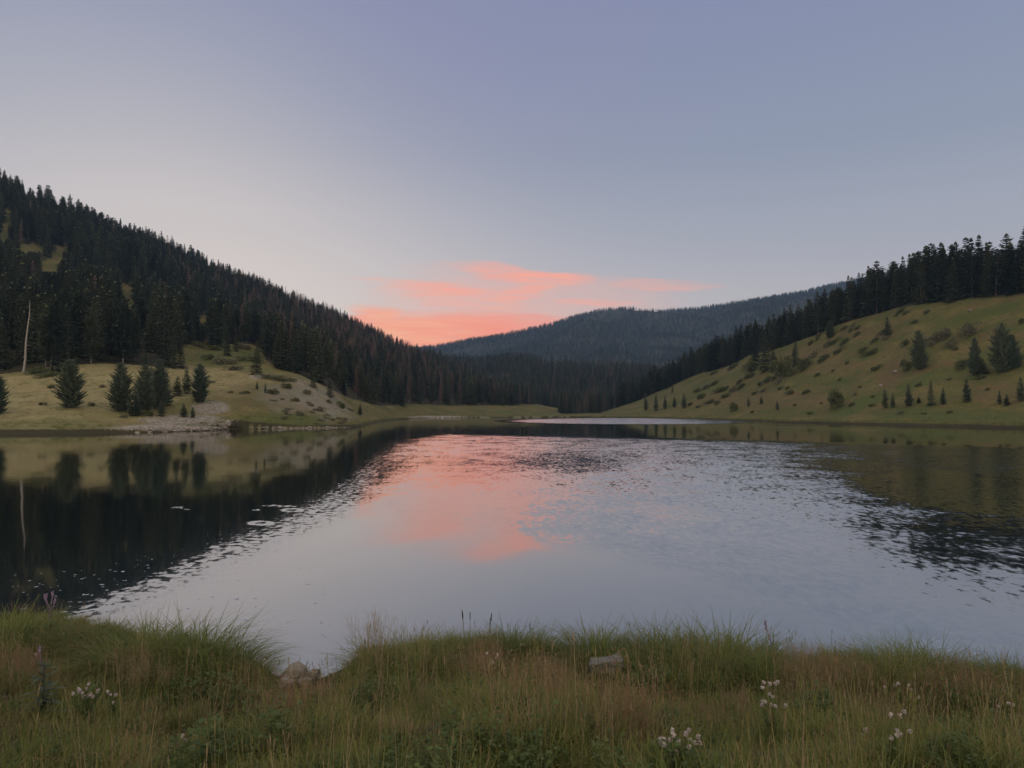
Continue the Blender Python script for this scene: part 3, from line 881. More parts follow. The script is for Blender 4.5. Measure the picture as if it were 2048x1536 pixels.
TREES = []      # x y z h kind
for (n, pxr, dr, seed, cell, hr) in ((26000, (-420, 1290), (138, 800), 1, 3.6, (9.5, 15)), (12000, (1235, 2700), (186, 620), 2, 2.9, (11.5, 18)),
                                     (26000, (640, 1720), (500, 1130), 3, 4.6, (9.5, 15)), (70000, (560, 2250), (1150, 2600), 4, 7.0, (9.5, 15))):
    x, y, z, cid, r = forest_points(n, pxr, dr, seed)
    p, q = to_px(x, y, z)
    ok = forest_mask(p, q, y, cid, x)
    if seed == 1: ok &= (cid == 1) | (cid == 0)
    if seed == 2: ok &= (cid == 2)
    if seed == 3: ok &= (cid == 3)
    if seed == 4: ok &= (cid == 4)
    dens = fbm(x / 45, y / 45, 3, 71)
    ok &= r.uniform(0, 1, n) < np.clip((dens - .18) * 4, .15, 1)
    if seed >= 3: ok &= r.uniform(0, 1, n) < np.clip((fbm(x / 110, y / 110, 3, 72) - .28) * 6, .12, 1)
    h = r.uniform(hr[0], hr[1], n) * (.8 + .4 * fbm(x / 60, y / 60, 2, 73)) * np.where(r.uniform(0, 1, n) < .22, r.uniform(.5, .8, n), 1)
    if seed == 1:
        tall = np.interp(p, [0, 400, 700, 1100], [1.05, 1.0, .95, .85]); h *= tall
        for cx, cy, rx, ry in CLEAR:
            near = (np.abs(p - cx) < rx + .7 * F / y) & (q > cy - ry) & (q - h * F / y < cy + ry * .5)
            cut = (q - (cy + ry * .5)) * y / F
            ok &= ~(near & ((cut < 3.5) | (np.abs(q - cy) < ry)) & (r.uniform(0, 1, n) < .93))
            h = np.where(near, np.minimum(h, np.maximum(cut, .5)), h)
    if seed == 2:
        h *= np.interp(p, [1250, 1450, 1700, 2048], [.85, .95, 1.0, 1.0])
    keep = thin(x, y, np.nonzero(ok)[0], cell)
    for k in keep:
        u = r.uniform()
        dead = 0.03
        if seed == 1: dead = float(np.interp(p[k], [300, 500, 700, 1000], [.04, .28, .55, .24])) * float(np.interp(y[k], [230, 400], [.2, 1.0]))
        if seed == 2: dead = float(np.interp(p[k], [1700, 1950], [.02, .05]))
        if seed == 3: dead = .14
        if seed == 4: dead = .08
        if u < dead: kd = 'dead'
        else:
            kd = r.choice(['narrow', 'spruce', 'ragged', 'open', 'pine'], p=[.30, .30, .16, .10, .14] if seed != 1 or p[k] > 420 else [.12, .26, .18, .12, .32])
        TREES.append((x[k], y[k], z[k], h[k], kd, seed, p[k], q[k]))

# front-rank trees that show largest become things of their own
zone = {1: ("conifer in the dark forest covering the left hill", "conifers of the left hill forest"), 2: ("conifer in the dark belt behind the right slope's crest", "conifers along the crest of the right slope")}
cand = [t for t in TREES if t[5] in (1, 2) and -60 < t[6] < 2100]
cand.sort(key=lambda t: -t[3] / t[1])
quota = {1: 165, 2: 75}; cnt = {1: 0, 2: 0}
own = set()
LAB = {
    (1, 'dead'): "rusty brown dying conifer in the forest covering the left hill",
    (2, 'dead'): "bare brown dying conifer in the belt along the right slope's crest",
    (1, 'narrow'): "narrow dark spruce in the dense forest covering the left hill",
    (1, 'spruce'): "full cone shaped dark spruce in the dense forest covering the left hill",
    (1, 'ragged'): "ragged dark conifer in the dense forest covering the left hill",
    (1, 'open'): "thin crowned dark conifer in the dense forest covering the left hill",
    (1, 'pine'): "round topped dark pine in the dense forest covering the left hill",
    (2, 'pine'): "round topped dark pine in the tree belt along the right slope's crest",
    (2, 'narrow'): "narrow dark spruce in the tree belt along the right slope's crest",
    (2, 'spruce'): "full cone shaped dark spruce in the belt along the right slope's crest",
    (2, 'ragged'): "ragged dark conifer in the tree belt along the right slope's crest",
    (2, 'open'): "thin crowned dark conifer in the belt along the right slope's crest"}
for t in cand:
    sd = t[5]
    if cnt[sd] >= quota[sd]: continue
    cnt[sd] += 1; own.add(id(t))
    plant_tree('dead_conifer' if t[4] == 'dead' else 'spruce_tree', t[4], t[0], t[1], t[2], t[3], LAB[(sd, t[4])], zone[sd][1], fat=rnd.uniform(1.1, 1.4) if sd == 2 else rnd.uniform(.9, 1.2))


# ---- everything else in the woods: one mass of instances
def scatter(name, coll, pts, rot, scl, idx, kind='stuff', label=None):
    me = bpy.data.meshes.new(name)
    me.vertices.add(len(pts)); me.vertices.foreach_set('co', np.asarray(pts, np.float32).ravel())
    a = me.attributes.new('rot', 'FLOAT_VECTOR', 'POINT'); a.data.foreach_set('vector', np.asarray(rot, np.float32).ravel())
    a = me.attributes.new('scl', 'FLOAT_VECTOR', 'POINT'); a.data.foreach_set('vector', np.asarray(scl, np.float32).ravel())
    a = me.attributes.new('idx', 'INT', 'POINT'); a.data.foreach_set('value', np.asarray(idx, np.int32))
    o = link(name, me)
    g = bpy.data.node_groups.new(name, 'GeometryNodeTree')
    g.interface.new_socket('Geometry', in_out='INPUT', socket_type='NodeSocketGeometry')
    g.interface.new_socket('Geometry', in_out='OUTPUT', socket_type='NodeSocketGeometry')
    gi = g.nodes.new('NodeGroupInput'); go = g.nodes.new('NodeGroupOutput')
    mp = g.nodes.new('GeometryNodeMeshToPoints'); io = g.nodes.new('GeometryNodeInstanceOnPoints')
    ci = g.nodes.new('GeometryNodeCollectionInfo'); ci.inputs['Collection'].default_value = coll
    ci.inputs['Separate Children'].default_value = True; ci.inputs['Reset Children'].default_value = True

    def attr(nm, typ):
        n = g.nodes.new('GeometryNodeInputNamedAttribute'); n.data_type = typ; n.inputs['Name'].default_value = nm
        return n.outputs['Attribute']
    er = g.nodes.new('FunctionNodeEulerToRotation')
    g.links.new(attr('rot', 'FLOAT_VECTOR'), er.inputs[0])
    g.links.new(gi.outputs[0], mp.inputs['Mesh']); g.links.new(mp.outputs[0], io.inputs['Points'])
    g.links.new(ci.outputs[0], io.inputs['Instance']); io.inputs['Pick Instance'].default_value = True
    g.links.new(attr('idx', 'INT'), io.inputs['Instance Index'])
    g.links.new(er.outputs[0], io.inputs['Rotation']); g.links.new(attr('scl', 'FLOAT_VECTOR'), io.inputs['Scale'])
    g.links.new(io.outputs[0], go.inputs[0])
    md = o.modifiers.new('scatter', 'NODES'); md.node_group = g
    o['kind'] = kind
    if label: o['label'] = label
    return o


def library(name, meshes):
    c = bpy.data.collections.new(name)
    for i, me in enumerate(meshes):
        o = bpy.data.objects.new(f"{name}.{i:03d}", me); c.objects.link(o)
    return c


order = []; lib = []
for kd in ('narrow', 'spruce', 'ragged', 'open', 'pine', 'dead'):
    for v in KINDS[kd]: order.append(kd); lib.append(v[2])
WOOD = library('woodland_tree', lib)
for seeds, nm, lab in (((1, 2), 'forest', "dark conifer forest filling the near hillsides behind the front trees"), ((3, 4), 'woods', "distant conifer woods covering the ridge and the far mountain")):
    rest = [t for t in TREES if t[5] in seeds and id(t) not in own]
    n = len(rest)
    idx = [RS.choice([i for i, k in enumerate(order) if k == t[4]]) for t in rest]
    s = np.array([t[3] / 10 for t in rest]); sx = s * RS.uniform(.85, 1.2, n) * np.array([1.2 if t[5] == 2 else 1.0 for t in rest])
    scatter(nm, WOOD, [(t[0], t[1], t[2] - .1) for t in rest], np.stack([0 * s, 0 * s, RS.uniform(0, 6.28, n)], -1), np.stack([sx, sx, s], -1), idx, label=lab)
    print(nm, n)


# ------------------------------------------------------------------ shrubs on the slopes
M_SAGE = leaf_mat("sagebrush leaves", (.145, .145, .095), (.18, .175, .115), 1.5)
M_SHRUB = leaf_mat("dark shrub leaves", (.085, .100, .044), (.112, .125, .056), 1.5)
M_TWIG = leaf_mat("twigs", (.09, .075, .055), (.12, .10, .08), 5)


def shrub_mesh(seed, mt, n=1500):
    r = random.Random(seed); g = Geo()
    lobes = [(r.uniform(-.6, .6), r.uniform(-.6, .6), r.uniform(.25, .6), r.uniform(.28, .5)) for _ in range(9)]
    for i in range(n):
        cx, cy, cz, R = r.choice(lobes)
        d = Vector((r.gauss(0, 1), r.gauss(0, 1), r.gauss(.2, .8))).normalized()
        p = Vector((cx, cy, cz)) + d * R * r.uniform(.55, 1.05)
        if p.z < .02: p.z = r.uniform(.02, .2)
        l = r.uniform(.07, .14); t = (d + Vector((r.uniform(-.7, .7), r.uniform(-.7, .7), r.uniform(-.2, .8)))).normalized()
        s = t.cross(Vector((r.uniform(-1, 1), r.uniform(-1, 1), r.uniform(-1, 1)))).normalized() * l * .38
        g.quad(tuple(p), tuple(p + t * l * .5 + s), tuple(p + t * l), tuple(p + t * l * .5 - s))
    return g.mesh('foliage', mt)


def twig_mesh(seed):
    r = random.Random(seed); g = Geo()
    for i in range(9):
        a = r.uniform(0, 6.28); d = Vector((math.cos(a) * .5, math.sin(a) * .5, .6))
        g.tube([(0, 0, -.05), tuple(d * .45), tuple(d * .85 + Vector((0, 0, .1)))], [.035, .022, .008], 4)
    return g.mesh('stem', M_TWIG)


SHR = [(shrub_mesh(i, M_SHRUB), twig_mesh(i)) for i in range(3)] + [(shrub_mesh(i + 9, M_SAGE), twig_mesh(i + 9)) for i in range(3)]


def shrub(name, px, py, w_, h_, v, label, group, cat='shrub'):
    x, y, z = hit(px, py)
    W2 = w_ / F * y / 2 / .95; Hh = h_ / F * y / .95
    o = empty(name, (x, y, z - .14 * Hh), 0, (W2, min(W2, Hh * 1.6 + .3), Hh))
    gx_ = float(gz(x + 1.5, y)[0] - gz(x - 1.5, y)[0]) / 3.0; gy_ = float(gz(x, y + 1.5)[0] - gz(x, y - 1.5)[0]) / 3.0
    qn = Vector((0, 0, 1)).rotation_difference(Vector((-gx_, -gy_, 1)).normalized())
    o.rotation_mode = 'QUATERNION'
    from mathutils import Quaternion
    o.rotation_quaternion = qn @ Quaternion((0, 0, 1), rnd.choice((0, math.pi)) + rnd.uniform(-.25, .25))
    tag(o, label, cat, group)
    link('foliage', SHR[v][0], o); link('stem', SHR[v][1], o)


G_SR = "low bushes dotted over the right grass slope"
BUSH = [
    (1803, 623, 20, 5), (1814, 625, 16, 4), (1794, 631, 10, 4), (1853, 625, 16, 4), (1828, 647, 15, 5), (1708, 652, 20, 5), (1716, 657, 14, 4), (1688, 659, 16, 5), (1702, 662, 12, 4), (1714, 669, 18, 5),
    (1765, 668, 22, 6), (1778, 672, 26, 7), (1750, 681, 20, 5), (1640, 671, 14, 5), (1636, 679, 12, 5), (1622, 687, 14, 6), (1672, 682, 24, 6), (1658, 690, 18, 8), (1690, 684, 22, 7),
    (1680, 702, 20, 7), (1727, 703, 22, 7), (1748, 706, 20, 6), (1733, 711, 24, 6), (1630, 711, 24, 7), (1648, 718, 28, 8), (1755, 736, 20, 6), (1808, 727, 18, 6), (1635, 751, 13, 5), (1585, 748, 22, 7),
    (1560, 764, 18, 6), (1537, 762, 20, 7), (1563, 777, 12, 5), (1576, 777, 10, 5), (1613, 786, 18, 7), (1579, 789, 18, 8), (1547, 758, 16, 5),
    (1465, 735, 18, 6), (1474, 730, 16, 6), (1426, 748, 14, 5), (1432, 746, 10, 4), (1394, 784, 18, 7), (1412, 776, 22, 7), (1430, 769, 18, 6), (1436, 785, 26, 8), (1452, 779, 18, 6), (1403, 797, 18, 9), (1418, 807, 22, 7),
    (1470, 780, 20, 8), (1484, 774, 20, 7), (1455, 793, 20, 7), (1435, 808, 14, 7), (1522, 770, 12, 6), (1512, 787, 14, 5), (1528, 783, 14, 5), (1480, 765, 16, 6), (1494, 757, 16, 6), (1505, 752, 16, 7),
    (1704, 811, 14, 6), (1746, 812, 14, 5), (1800, 828, 16, 7), (1899, 826, 14, 5), (1846, 829, 12, 4), (1838, 770, 14, 5), (1925, 729, 30, 10), (1958, 758, 22, 7), (2044, 730, 14, 7), (2044, 645, 12, 10),
    (1813, 690, 16, 10), (1818, 736, 24, 11), (1695, 727, 10, 4), (1622, 828, 12, 5), (1320, 770, 8, 4), (1505, 826, 10, 4), (1398, 815, 10, 5), (1382, 810, 10, 6),
    (1643, 808, 8, 3), (1660, 800, 7, 3), (1710, 790, 9, 4), (1590, 812, 8, 4), (1745, 795, 9, 4), (1720, 775, 8, 3), (1680, 760, 9, 3), (1910, 700, 12, 5), (1900, 760, 11, 4), (1975, 780, 10, 4), (1668, 741, 8, 3)]
for i, (px, py, w_, h_) in enumerate(BUSH):
    shrub('bush', px, py, w_ * 1.25, h_ * 1.1, (0, 1, 2, 0, 1, 5)[i % 6], "low dark bush hugging the open right grass slope", G_SR)
for px, py, w_, h_, v, lab in [
    (1680, 812, 38, 40, 0, "large rounded bush low on the right slope above the lush grass"), (1580, 742, 62, 40, 1, "biggest leafy bush, spreading right of the tall conifer clump"), (1612, 735, 40, 22, 2, "bush at the right skirt of the clump on the right slope"),
    (1940, 668, 44, 26, 4, "wide grey green willow bush high on the right slope"), (1892, 672, 40, 22, 3, "grey green bush left of the wide willow bush"), (1868, 686, 34, 18, 5, "grey green bush above the large oval conifer"),
    (1472, 821, 22, 20, 0, "round bush near the far right shore by the leaning spruce"), (1553, 790, 1, 1, 0, None), (1905, 690, 30, 14, 4, "low grey bush in the draw below the willow bush"), (1505, 742, 36, 22, 1, "bush at the left skirt of the clump on the right slope")]:
    if lab: shrub('bush', px, py, w_, h_, v, lab, "larger bushes on the right slope")
G_KN = "low brush on the left knoll"
for px, py, w_, h_ in [(455, 727, 60, 12), (500, 722, 50, 10), (420, 718, 30, 9), (430, 700, 40, 9), (400, 694, 36, 9), (490, 698, 34, 10), (470, 738, 36, 8), (540, 757, 60, 9), (570, 762, 40, 8), (575, 777, 24, 10), (611, 787, 20, 9),
                       (545, 787, 24, 9), (461, 786, 14, 5), (490, 787, 20, 5), (590, 803, 18, 8), (640, 822, 20, 9), (680, 815, 22, 10), (622, 812, 16, 6), (655, 805, 14, 6), (600, 830, 20, 8), (570, 838, 16, 6), (470, 852, 20, 9), (690, 840, 12, 5),
                       (85, 745, 60, 10), (100, 752, 50, 8), (205, 775, 14, 6), (100, 775, 22, 5), (85, 810, 14, 6), (185, 812, 14, 6), (420, 766, 20, 6), (275, 830, 30, 12), (245, 836, 18, 8), (300, 832, 20, 10)]:
    shrub('bush', px, py, w_, h_ * 1.2, rnd.randrange(6), "low scrubby bush on the open left shore slope", G_KN)

for i in range(24):
    px = rnd.uniform(545, 700); py = 772 + (px - 545) * .42 + rnd.uniform(-6, 48)
    if py > 850: py = rnd.uniform(815, 848)
    shrub('bush', px, py, rnd.uniform(7, 20), rnd.uniform(3, 6), rnd.choice((3, 4, 5)), "small greyish brush tuft on the bare stony face of the knoll", "brush tufts on the knoll face")
# ------------------------------------------------------------------ stones on the far left shore
def stone_mesh(seed):
    import bmesh
    r = random.Random(seed); bm = bmesh.new()
    bmesh.ops.create_icosphere(bm, subdivisions=2, radius=1.0)
    pl = [(Vector((r.gauss(0, 1), r.gauss(0, 1), r.gauss(0, 1))).normalized(), r.uniform(.55, .85)) for _ in range(9)]
    for v in bm.verts:
        for nn, d in pl:
            t = v.co.dot(nn) - d
            if t > 0: v.co -= nn * t * .9
        v.co *= 1 + r.uniform(-.04, .04)
    me = bpy.data.meshes.new('stone'); bm.to_mesh(me); bm.free()
    me.materials.append(M_STONE)
    return me


def stone_material():
    m, n, b, out = mat("lichened stone")
    oc = n.new('ShaderNodeTexCoord').outputs['Object']
    oi = n.new('ShaderNodeObjectInfo').outputs['Random']
    c = n.mix(oi, (.20, .175, .155, 1), (.34, .32, .30, 1))
    c = n.mix(n.ss(n.noise(oc, 2.2, 5, .65), .42, .62), c, (.16, .14, .12, 1))
    c = n.mix(n.ss(n.noise(oc, 5, 3, .6), .6, .7, 0, .5), c, (.30, .22, .17, 1))
    n.put(b.inputs['Base Color'], c)
    bp = n.new('ShaderNodeBump'); bp.inputs['Strength'].default_value = .5; n.put(bp.inputs['Height'], n.noise(oc, 7, 5, .65)); n.l.new(bp.outputs[0], b.inputs['Normal'])
    return m


M_STONE = stone_material()
STN = [stone_mesh(i) for i in range(5)]
r = np.random.RandomState(33)
gp, gr, gsx = [], [], []
for (cx, cy, rx, ry, n) in [(370, 842, 95, 12, 620), (420, 815, 40, 15, 350), (350, 858, 110, 4, 420), (620, 856, 120, 2.0, 80), (640, 800, 70, 40, 160), (880, 835, 60, 1.5, 150)]:
    for i in range(n):
        a = r.uniform(0, 6.28); q = math.sqrt(r.uniform())
        x, y, z = hit(cx + math.cos(a) * q * rx, cy + math.sin(a) * q * ry)
        if y > 310: continue
        gp.append((x, y, z)); s = .06 + .16 * r.uniform() ** 3; gsx.append((s * 1.3, s * 1.1, s * .7)); gr.append((r.uniform(-.3, .3), r.uniform(-.3, .3), r.uniform(0, 6.28)))
scatter('gravel', library('shore_pebble', STN), gp, gr, gsx, r.randint(0, 5, len(gp)), label="pale gravel and small stones strewn along the left shore")
BLD = [(455, 851, 13, 12, "tallest pale boulder at the right tip of the stony spit"), (447, 857, 18, 6, None), (430, 858, 14, 4, None), (408, 860, 18, 5, None), (385, 860, 16, 5, None), (352, 863, 22, 5, None), (330, 864, 14, 4, None),
       (300, 866, 10, 4, None), (275, 866, 10, 4, None), (560, 857, 9, 5, "single pale stone standing out below the knoll's green bank"), (620, 856, 10, 3, None), (655, 855, 10, 3, None), (400, 846, 12, 6, None), (380, 850, 10, 5, None), (360, 842, 9, 4, None), (420, 850, 12, 6, None)]
for i, (px, py, w_, h_, lab) in enumerate(BLD):
    x, y, z = hit(px, py)
    o = link('boulder', STN[i % 5]); o.location = (x, y, z + h_ / F * y * .25); o.scale = (w_ / F * y * .55, w_ / F * y * .4, h_ / F * y * .62); o.rotation_euler = (0, 0, rnd.uniform(-.5, .5))
    tag(o, lab or "pale flat boulder at the waterline of the stony left spit", 'boulder', "boulders along the left waterline")
for i, (px, py, w_, lab) in enumerate([(1791, 745, 9, "pale rock in the reddish bare patch, upper one"), (1762, 773, 8, "pale rock below the reddish bare patch, lower one"), (1779, 760, 5, "smallest pale rock between two others on the reddish patch"), (1940, 622, 7, "pale rock high on the right grass slope")]):
    x, y, z = hit(px, py)
    o = link('boulder', STN[i % 5]); s = w_ / F * y * .6; o.location = (x, y, z + s * .3); o.scale = (s, s, s * .7); tag(o, lab, 'boulder', "pale rocks on the right slope")


# ------------------------------------------------------------------ grass
def grass_mat(name, stops, scale=.8):
    m, n, b, out = mat(name)
    pos = n.new('ShaderNodeNewGeometry').outputs['Position']
    oi = n.new('ShaderNodeObjectInfo').outputs['Random']
    v = n.m('ADD', n.m('MULTIPLY', n.noise(pos, scale, 3, .6), .75), n.m('MULTIPLY', oi, .35))
    c = n.ramp(v, stops)
    n.put(b.inputs['Base Color'], c)
    tr = n.new('ShaderNodeBsdfTranslucent'); n.put(tr.inputs[0], c)
    mx = n.new('ShaderNodeMixShader'); mx.inputs[0].default_value = .3
    n.l.new(b.outputs[0], mx.inputs[1]); n.l.new(tr.outputs[0], mx.inputs[2]); n.l.new(mx.outputs[0], out.inputs['Surface'])
    b.inputs['Roughness'].default_value = .6
    return m


M_GRN = grass_mat("green grass", [(.25, (.095, .130, .036)), (.5, (.165, .185, .052)), (.75, (.26, .235, .095))])
M_SEDGE = grass_mat("sedge", [(.25, (.080, .112, .030)), (.5, (.122, .150, .040)), (.8, (.19, .195, .065))])
M_STRAW = grass_mat("straw", [(.25, (.24, .18, .095)), (.6, (.33, .255, .15)), (.85, (.40, .33, .20))])
M_SEED = grass_mat("pinkish seed heads", [(.25, (.22, .135, .082)), (.6, (.27, .175, .11)), (.85, (.33, .24, .155))])
M_FORB = grass_mat("weed leaves", [(.25, (.062, .095, .036)), (.6, (.095, .135, .048)), (.85, (.14, .17, .065))])
M_BLUE = grass_mat("thistle leaves", [(.25, (.062, .088, .058)), (.6, (.085, .115, .072)), (.85, (.12, .15, .10))])
M_DRY = grass_mat("dark seed spikes", [(.3, (.03, .026, .02)), (.7, (.06, .05, .036))])
M_WHITE = grass_mat("white petals", [(.3, (.40, .34, .33)), (.7, (.55, .49, .47))])
M_MAUVE = grass_mat("mauve thistle tops", [(.3, (.22, .15, .24)), (.7, (.34, .26, .34))])


def blade(g, base, az, L, w_, lean, curl, m=0, seg=4):
    """one tapering grass blade: starts upright, bends over"""
    ca, sa = math.cos(az), math.sin(az)
    px_, pz = 0.0, 0.0; th = lean
    prev = None
    for i in range(seg + 1):
        t = i / seg
        ww = w_ * (1 - t) ** .7 * (.55 + .45 * min(1, t * 4))
        c = Vector((base[0] + ca * px_, base[1] + sa * px_, base[2] + pz)); s = Vector((-sa, ca, 0)) * ww * .5
        if i == seg:
            g.tri(prev[0], prev[1], tuple(c), m)
        else:
            cur = (tuple(c + s), tuple(c - s))
            if prev: g.quad(prev[0], prev[1], cur[1], cur[0], m)
            prev = cur
        px_ += math.sin(th) * L / seg; pz += math.cos(th) * L / seg
        th += curl / seg


def tuft(seed, n, R, hr, w_, lean, curl, seeds=0, sm=0, panicle=False):
    r = random.Random(seed); g = Geo()
    for i in range(n):
        a = r.uniform(0, 6.28); d = R * math.sqrt(r.random())
        az = a + r.uniform(-1.2, 1.2)
        blade(g, (math.cos(a) * d, math.sin(a) * d, -.03), az, r.uniform(*hr), w_ * r.uniform(.7, 1.3), r.uniform(0, lean), r.uniform(.2, curl))
    for i in range(seeds):
        a = r.uniform(0, 6.28); d = R * math.sqrt(r.random()); h = r.uniform(hr[1] * .9, hr[1] * 1.45)
        lx, ly = r.uniform(-.16, .16) * h, r.uniform(-.16, .16) * h
        b0 = Vector((math.cos(a) * d, math.sin(a) * d, 0)); tp = b0 + Vector((lx, ly, h))
        s = Vector((r.uniform(-1, 1), r.uniform(-1, 1), 0)).normalized() * .0016
        g.quad(tuple(b0 - s), tuple(b0 + s), tuple(tp + s * .6), tuple(tp - s * .6), 1)
        if panicle:
            for k in range(11):
                t = r.uniform(.62, 1.0); p = b0.lerp(tp, t); l = .075 * (1.08 - t) / .4 + .012
                d2 = Vector((r.gauss(0, 1), r.gauss(0, 1), r.uniform(.1, 1.3))).normalized() * l
                e = p + d2; q = d2.cross(Vector((r.uniform(-1, 1), r.uniform(-1, 1), 1))).normalized() * .0022
                g.tri(tuple(p), tuple(p + q * .4), tuple(e), 1)
                g.quad(tuple(e - q), tuple(e + d2.normalized() * .006 - q * 0), tuple(e + q), tuple(e - d2.normalized() * .006), 1)
        else:
            sp = (tp - b0).normalized(); l = r.uniform(.03, .07); q = Vector((1, 0, 0)).cross(sp).normalized() * .0026; q2 = Vector((0, 1, 0)).cross(sp).normalized() * .0026
            for qq in (q, q2):
                g.quad(tuple(tp), tuple(tp + sp * l * .5 + qq), tuple(tp + sp * l), tuple(tp + sp * l * .5 - qq), 1)
    return g


def forb(seed, n=9):
    r = random.Random(seed); g = Geo()
    for i in range(n):
        h = r.uniform(.10, .30); a = r.uniform(0, 6.28); lx, ly = math.cos(a) * .3 * h, math.sin(a) * .3 * h
        b0 = Vector((r.uniform(-.09, .09), r.uniform(-.09, .09), 0)); tp = b0 + Vector((lx, ly, h))
        g.quad(tuple(b0 - Vector((.002, 0, 0))), tuple(b0 + Vector((.002, 0, 0))), tuple(tp + Vector((.001, 0, 0))), tuple(tp - Vector((.001, 0, 0))))
        for k in range(8):
            p = b0.lerp(tp, r.uniform(.25, 1)); l = r.uniform(.018, .04)
            d = Vector((r.gauss(0, 1), r.gauss(0, 1), r.uniform(-.2, .7))).normalized() * l; s = d.cross(Vector((r.uniform(-.5, .5), r.uniform(-.5, .5), 1))).normalized() * l * .38
            g.quad(tuple(p), tuple(p + d * .5 + s), tuple(p + d), tuple(p + d * .5 - s))
    return g


GR = [tuft(1, 46, .12, (.08, .22), .006, .9, 2.0).mesh('grass', M_GRN), tuft(2, 46, .12, (.10, .26), .0055, .9, 1.9, 1).mesh('grass', [M_GRN, M_STRAW]),
      tuft(3, 38, .11, (.11, .30), .0075, .8, 2.1).mesh('grass', M_SEDGE), tuft(4, 34, .12, (.08, .22), .0045, .9, 1.8, 3).mesh('grass', [M_STRAW, M_STRAW]),
      tuft(5, 22, .12, (.10, .22), .005, .5, 1.0, 6, panicle=True).mesh('grass', [M_GRN, M_SEED]), tuft(6, 16, .14, (.12, .24), .004, .5, 1.0, 9, panicle=True).mesh('grass', [M_STRAW, M_SEED]),
      forb(7).mesh('grass', M_FORB), forb(8, 12).mesh('grass', M_FORB), tuft(9, 36, .11, (.10, .26), .006, .8, 1.8, 3).mesh('grass', [M_GRN, M_GRN])]
LIBG = library('grass_tuft', GR)
r = np.random.RandomState(5)
n = 26000
Y = r.uniform(2.2, 11.5, n); X = r.uniform(-1.05, 1.05, n) * Y
S = bank_s(X, Y)
kp = (S > .02) & (r.uniform(0, 1, n) < np.clip(.35 + Y / 14, 0, 1) * np.clip((fbm(X / .5, Y / .5, 3, 105) - .22) * 4, .3, 1))
X, Y, S = X[kp], Y[kp], S[kp]; n = len(X)
Z = bank_z(X, Y)
v1 = fbm(X / .9, Y / .9, 3, 101); v2 = fbm(X / 1.3, Y / .8, 3, 102); v3 = fbm(X / .6, Y / .6, 3, 103)
p0, q0 = to_px(X, Y, Z)
patch = np.zeros(n)
for cx, cy, rx, ry in [(45, 1380, 80, 38), (200, 1352, 85, 34), (960, 1352, 115, 32), (1130, 1382, 95, 36), (1055, 1418, 60, 22), (1690, 1392, 125, 42), (1430, 1455, 85, 28), (1900, 1425, 150, 22), (590, 1465, 80, 20), (300, 1455, 60, 20), (860, 1500, 70, 24), (1250, 1500, 60, 20)]:
    patch = np.maximum(patch, smooth((1.5 - ((p0 - cx) / rx) ** 2 - ((q0 - cy) / ry) ** 2 + (v2 - .5) * 1.6) / 1.0))
idx = np.zeros(n, int)
for i in range(n):
    u = r.uniform()
    brown = .04 + .66 * patch[i]
    if S[i] < .35: idx[i] = 2 if u < .75 else r.choice([1, 4])
    elif u < brown * .5: idx[i] = r.choice([4, 5])
    elif v3[i] > .60 and u > .72: idx[i] = r.choice([6, 7])
    elif v1[i] > .60 and u > .65: idx[i] = 3
    else: idx[i] = r.choice([0, 1, 2, 8, 3, 6], p=[.30, .24, .20, .14, .02, .10])
s = r.uniform(.75, 1.2, n) * (.90 + .5 * (v1 - .5))
pp, qq = to_px(X, Y, Z)
inlet = smooth((pp - 535) / 20) * smooth((705 - pp) / 20) * smooth((1420 - qq) / 40)
v4 = fbm(X / .35, Y / .35, 3, 104)
s *= .55 + .95 * smooth((v4 - .25) / .5)
s = np.where((idx == 6) | (idx == 7), s * .8, s)
s *= 1 - .72 * inlet
s *= np.where(S < 1.2, .66, 1.0)
beam = smooth((pp - 1150) / 20) * smooth((1262 - pp) / 20) * smooth((1450 - qq) / 30)
s *= 1 - .6 * beam
idx = np.where((np.maximum(inlet, beam) > .3) & (idx > 2), 0, idx)
scatter('grass', LIBG, np.stack([X, Y, Z], -1), np.stack([r.uniform(-.12, .12, n), r.uniform(-.12, .12, n), r.uniform(0, 6.28, n)], -1), np.stack([s, s, s], -1), idx, label="mixed green and straw grass with brownish seed heads on the near bank")
print('grass tufts', n)
# coarse grass on the far shores
FG = [tuft(20 + i, 26, .42, (.18, .5), .03, .7, 1.2).mesh('grass', mm) for i, mm in enumerate((M_GRN, M_STRAW, M_SEDGE))]
n = 60000
Y = np.sqrt(r.uniform(84 ** 2, 320 ** 2, n)); X = (r.uniform(-150, 2200, n) - 1024) / F * Y
S = gs(X, Y); Z = gz(X, Y)
p_, q_ = to_px(X, Y, Z)
i_ = np.clip(np.searchsorted(pxc, p_), 0, len(pxc) - 1); j_ = np.clip(np.searchsorted(ddc, Y), 0, len(ddc) - 1)
CV = COVER[i_, j_]
kp = (S > .9) & (Z > .15) & (CV[:, 3] < .5) & (CV[:, 0] < .62) & (r.uniform(0, 1, n) < np.where(S < 6, 1.0, .45) * (CV[:, 2] * -.6 + 1))
X, Y, Z, CV, S = X[kp], Y[kp], Z[kp], CV[kp], S[kp]; n = len(X)
idx = np.where((CV[:, 1] > .4) | (S < 4), 2, np.where(fbm(X / 8, Y / 8, 3, 9) > .52, 1, 0))
s = r.uniform(.5, 1.1, n) * np.where(S < 4, 1.2, .8)
scatter('shore_grass', library('far_tuft', FG), np.stack([X, Y, Z], -1), np.stack([0 * s, 0 * s, r.uniform(0, 6.28, n)], -1), np.stack([s, s, s * .9], -1), idx, label="rough grass covering the far shores and open slopes")
print('far tufts', n)


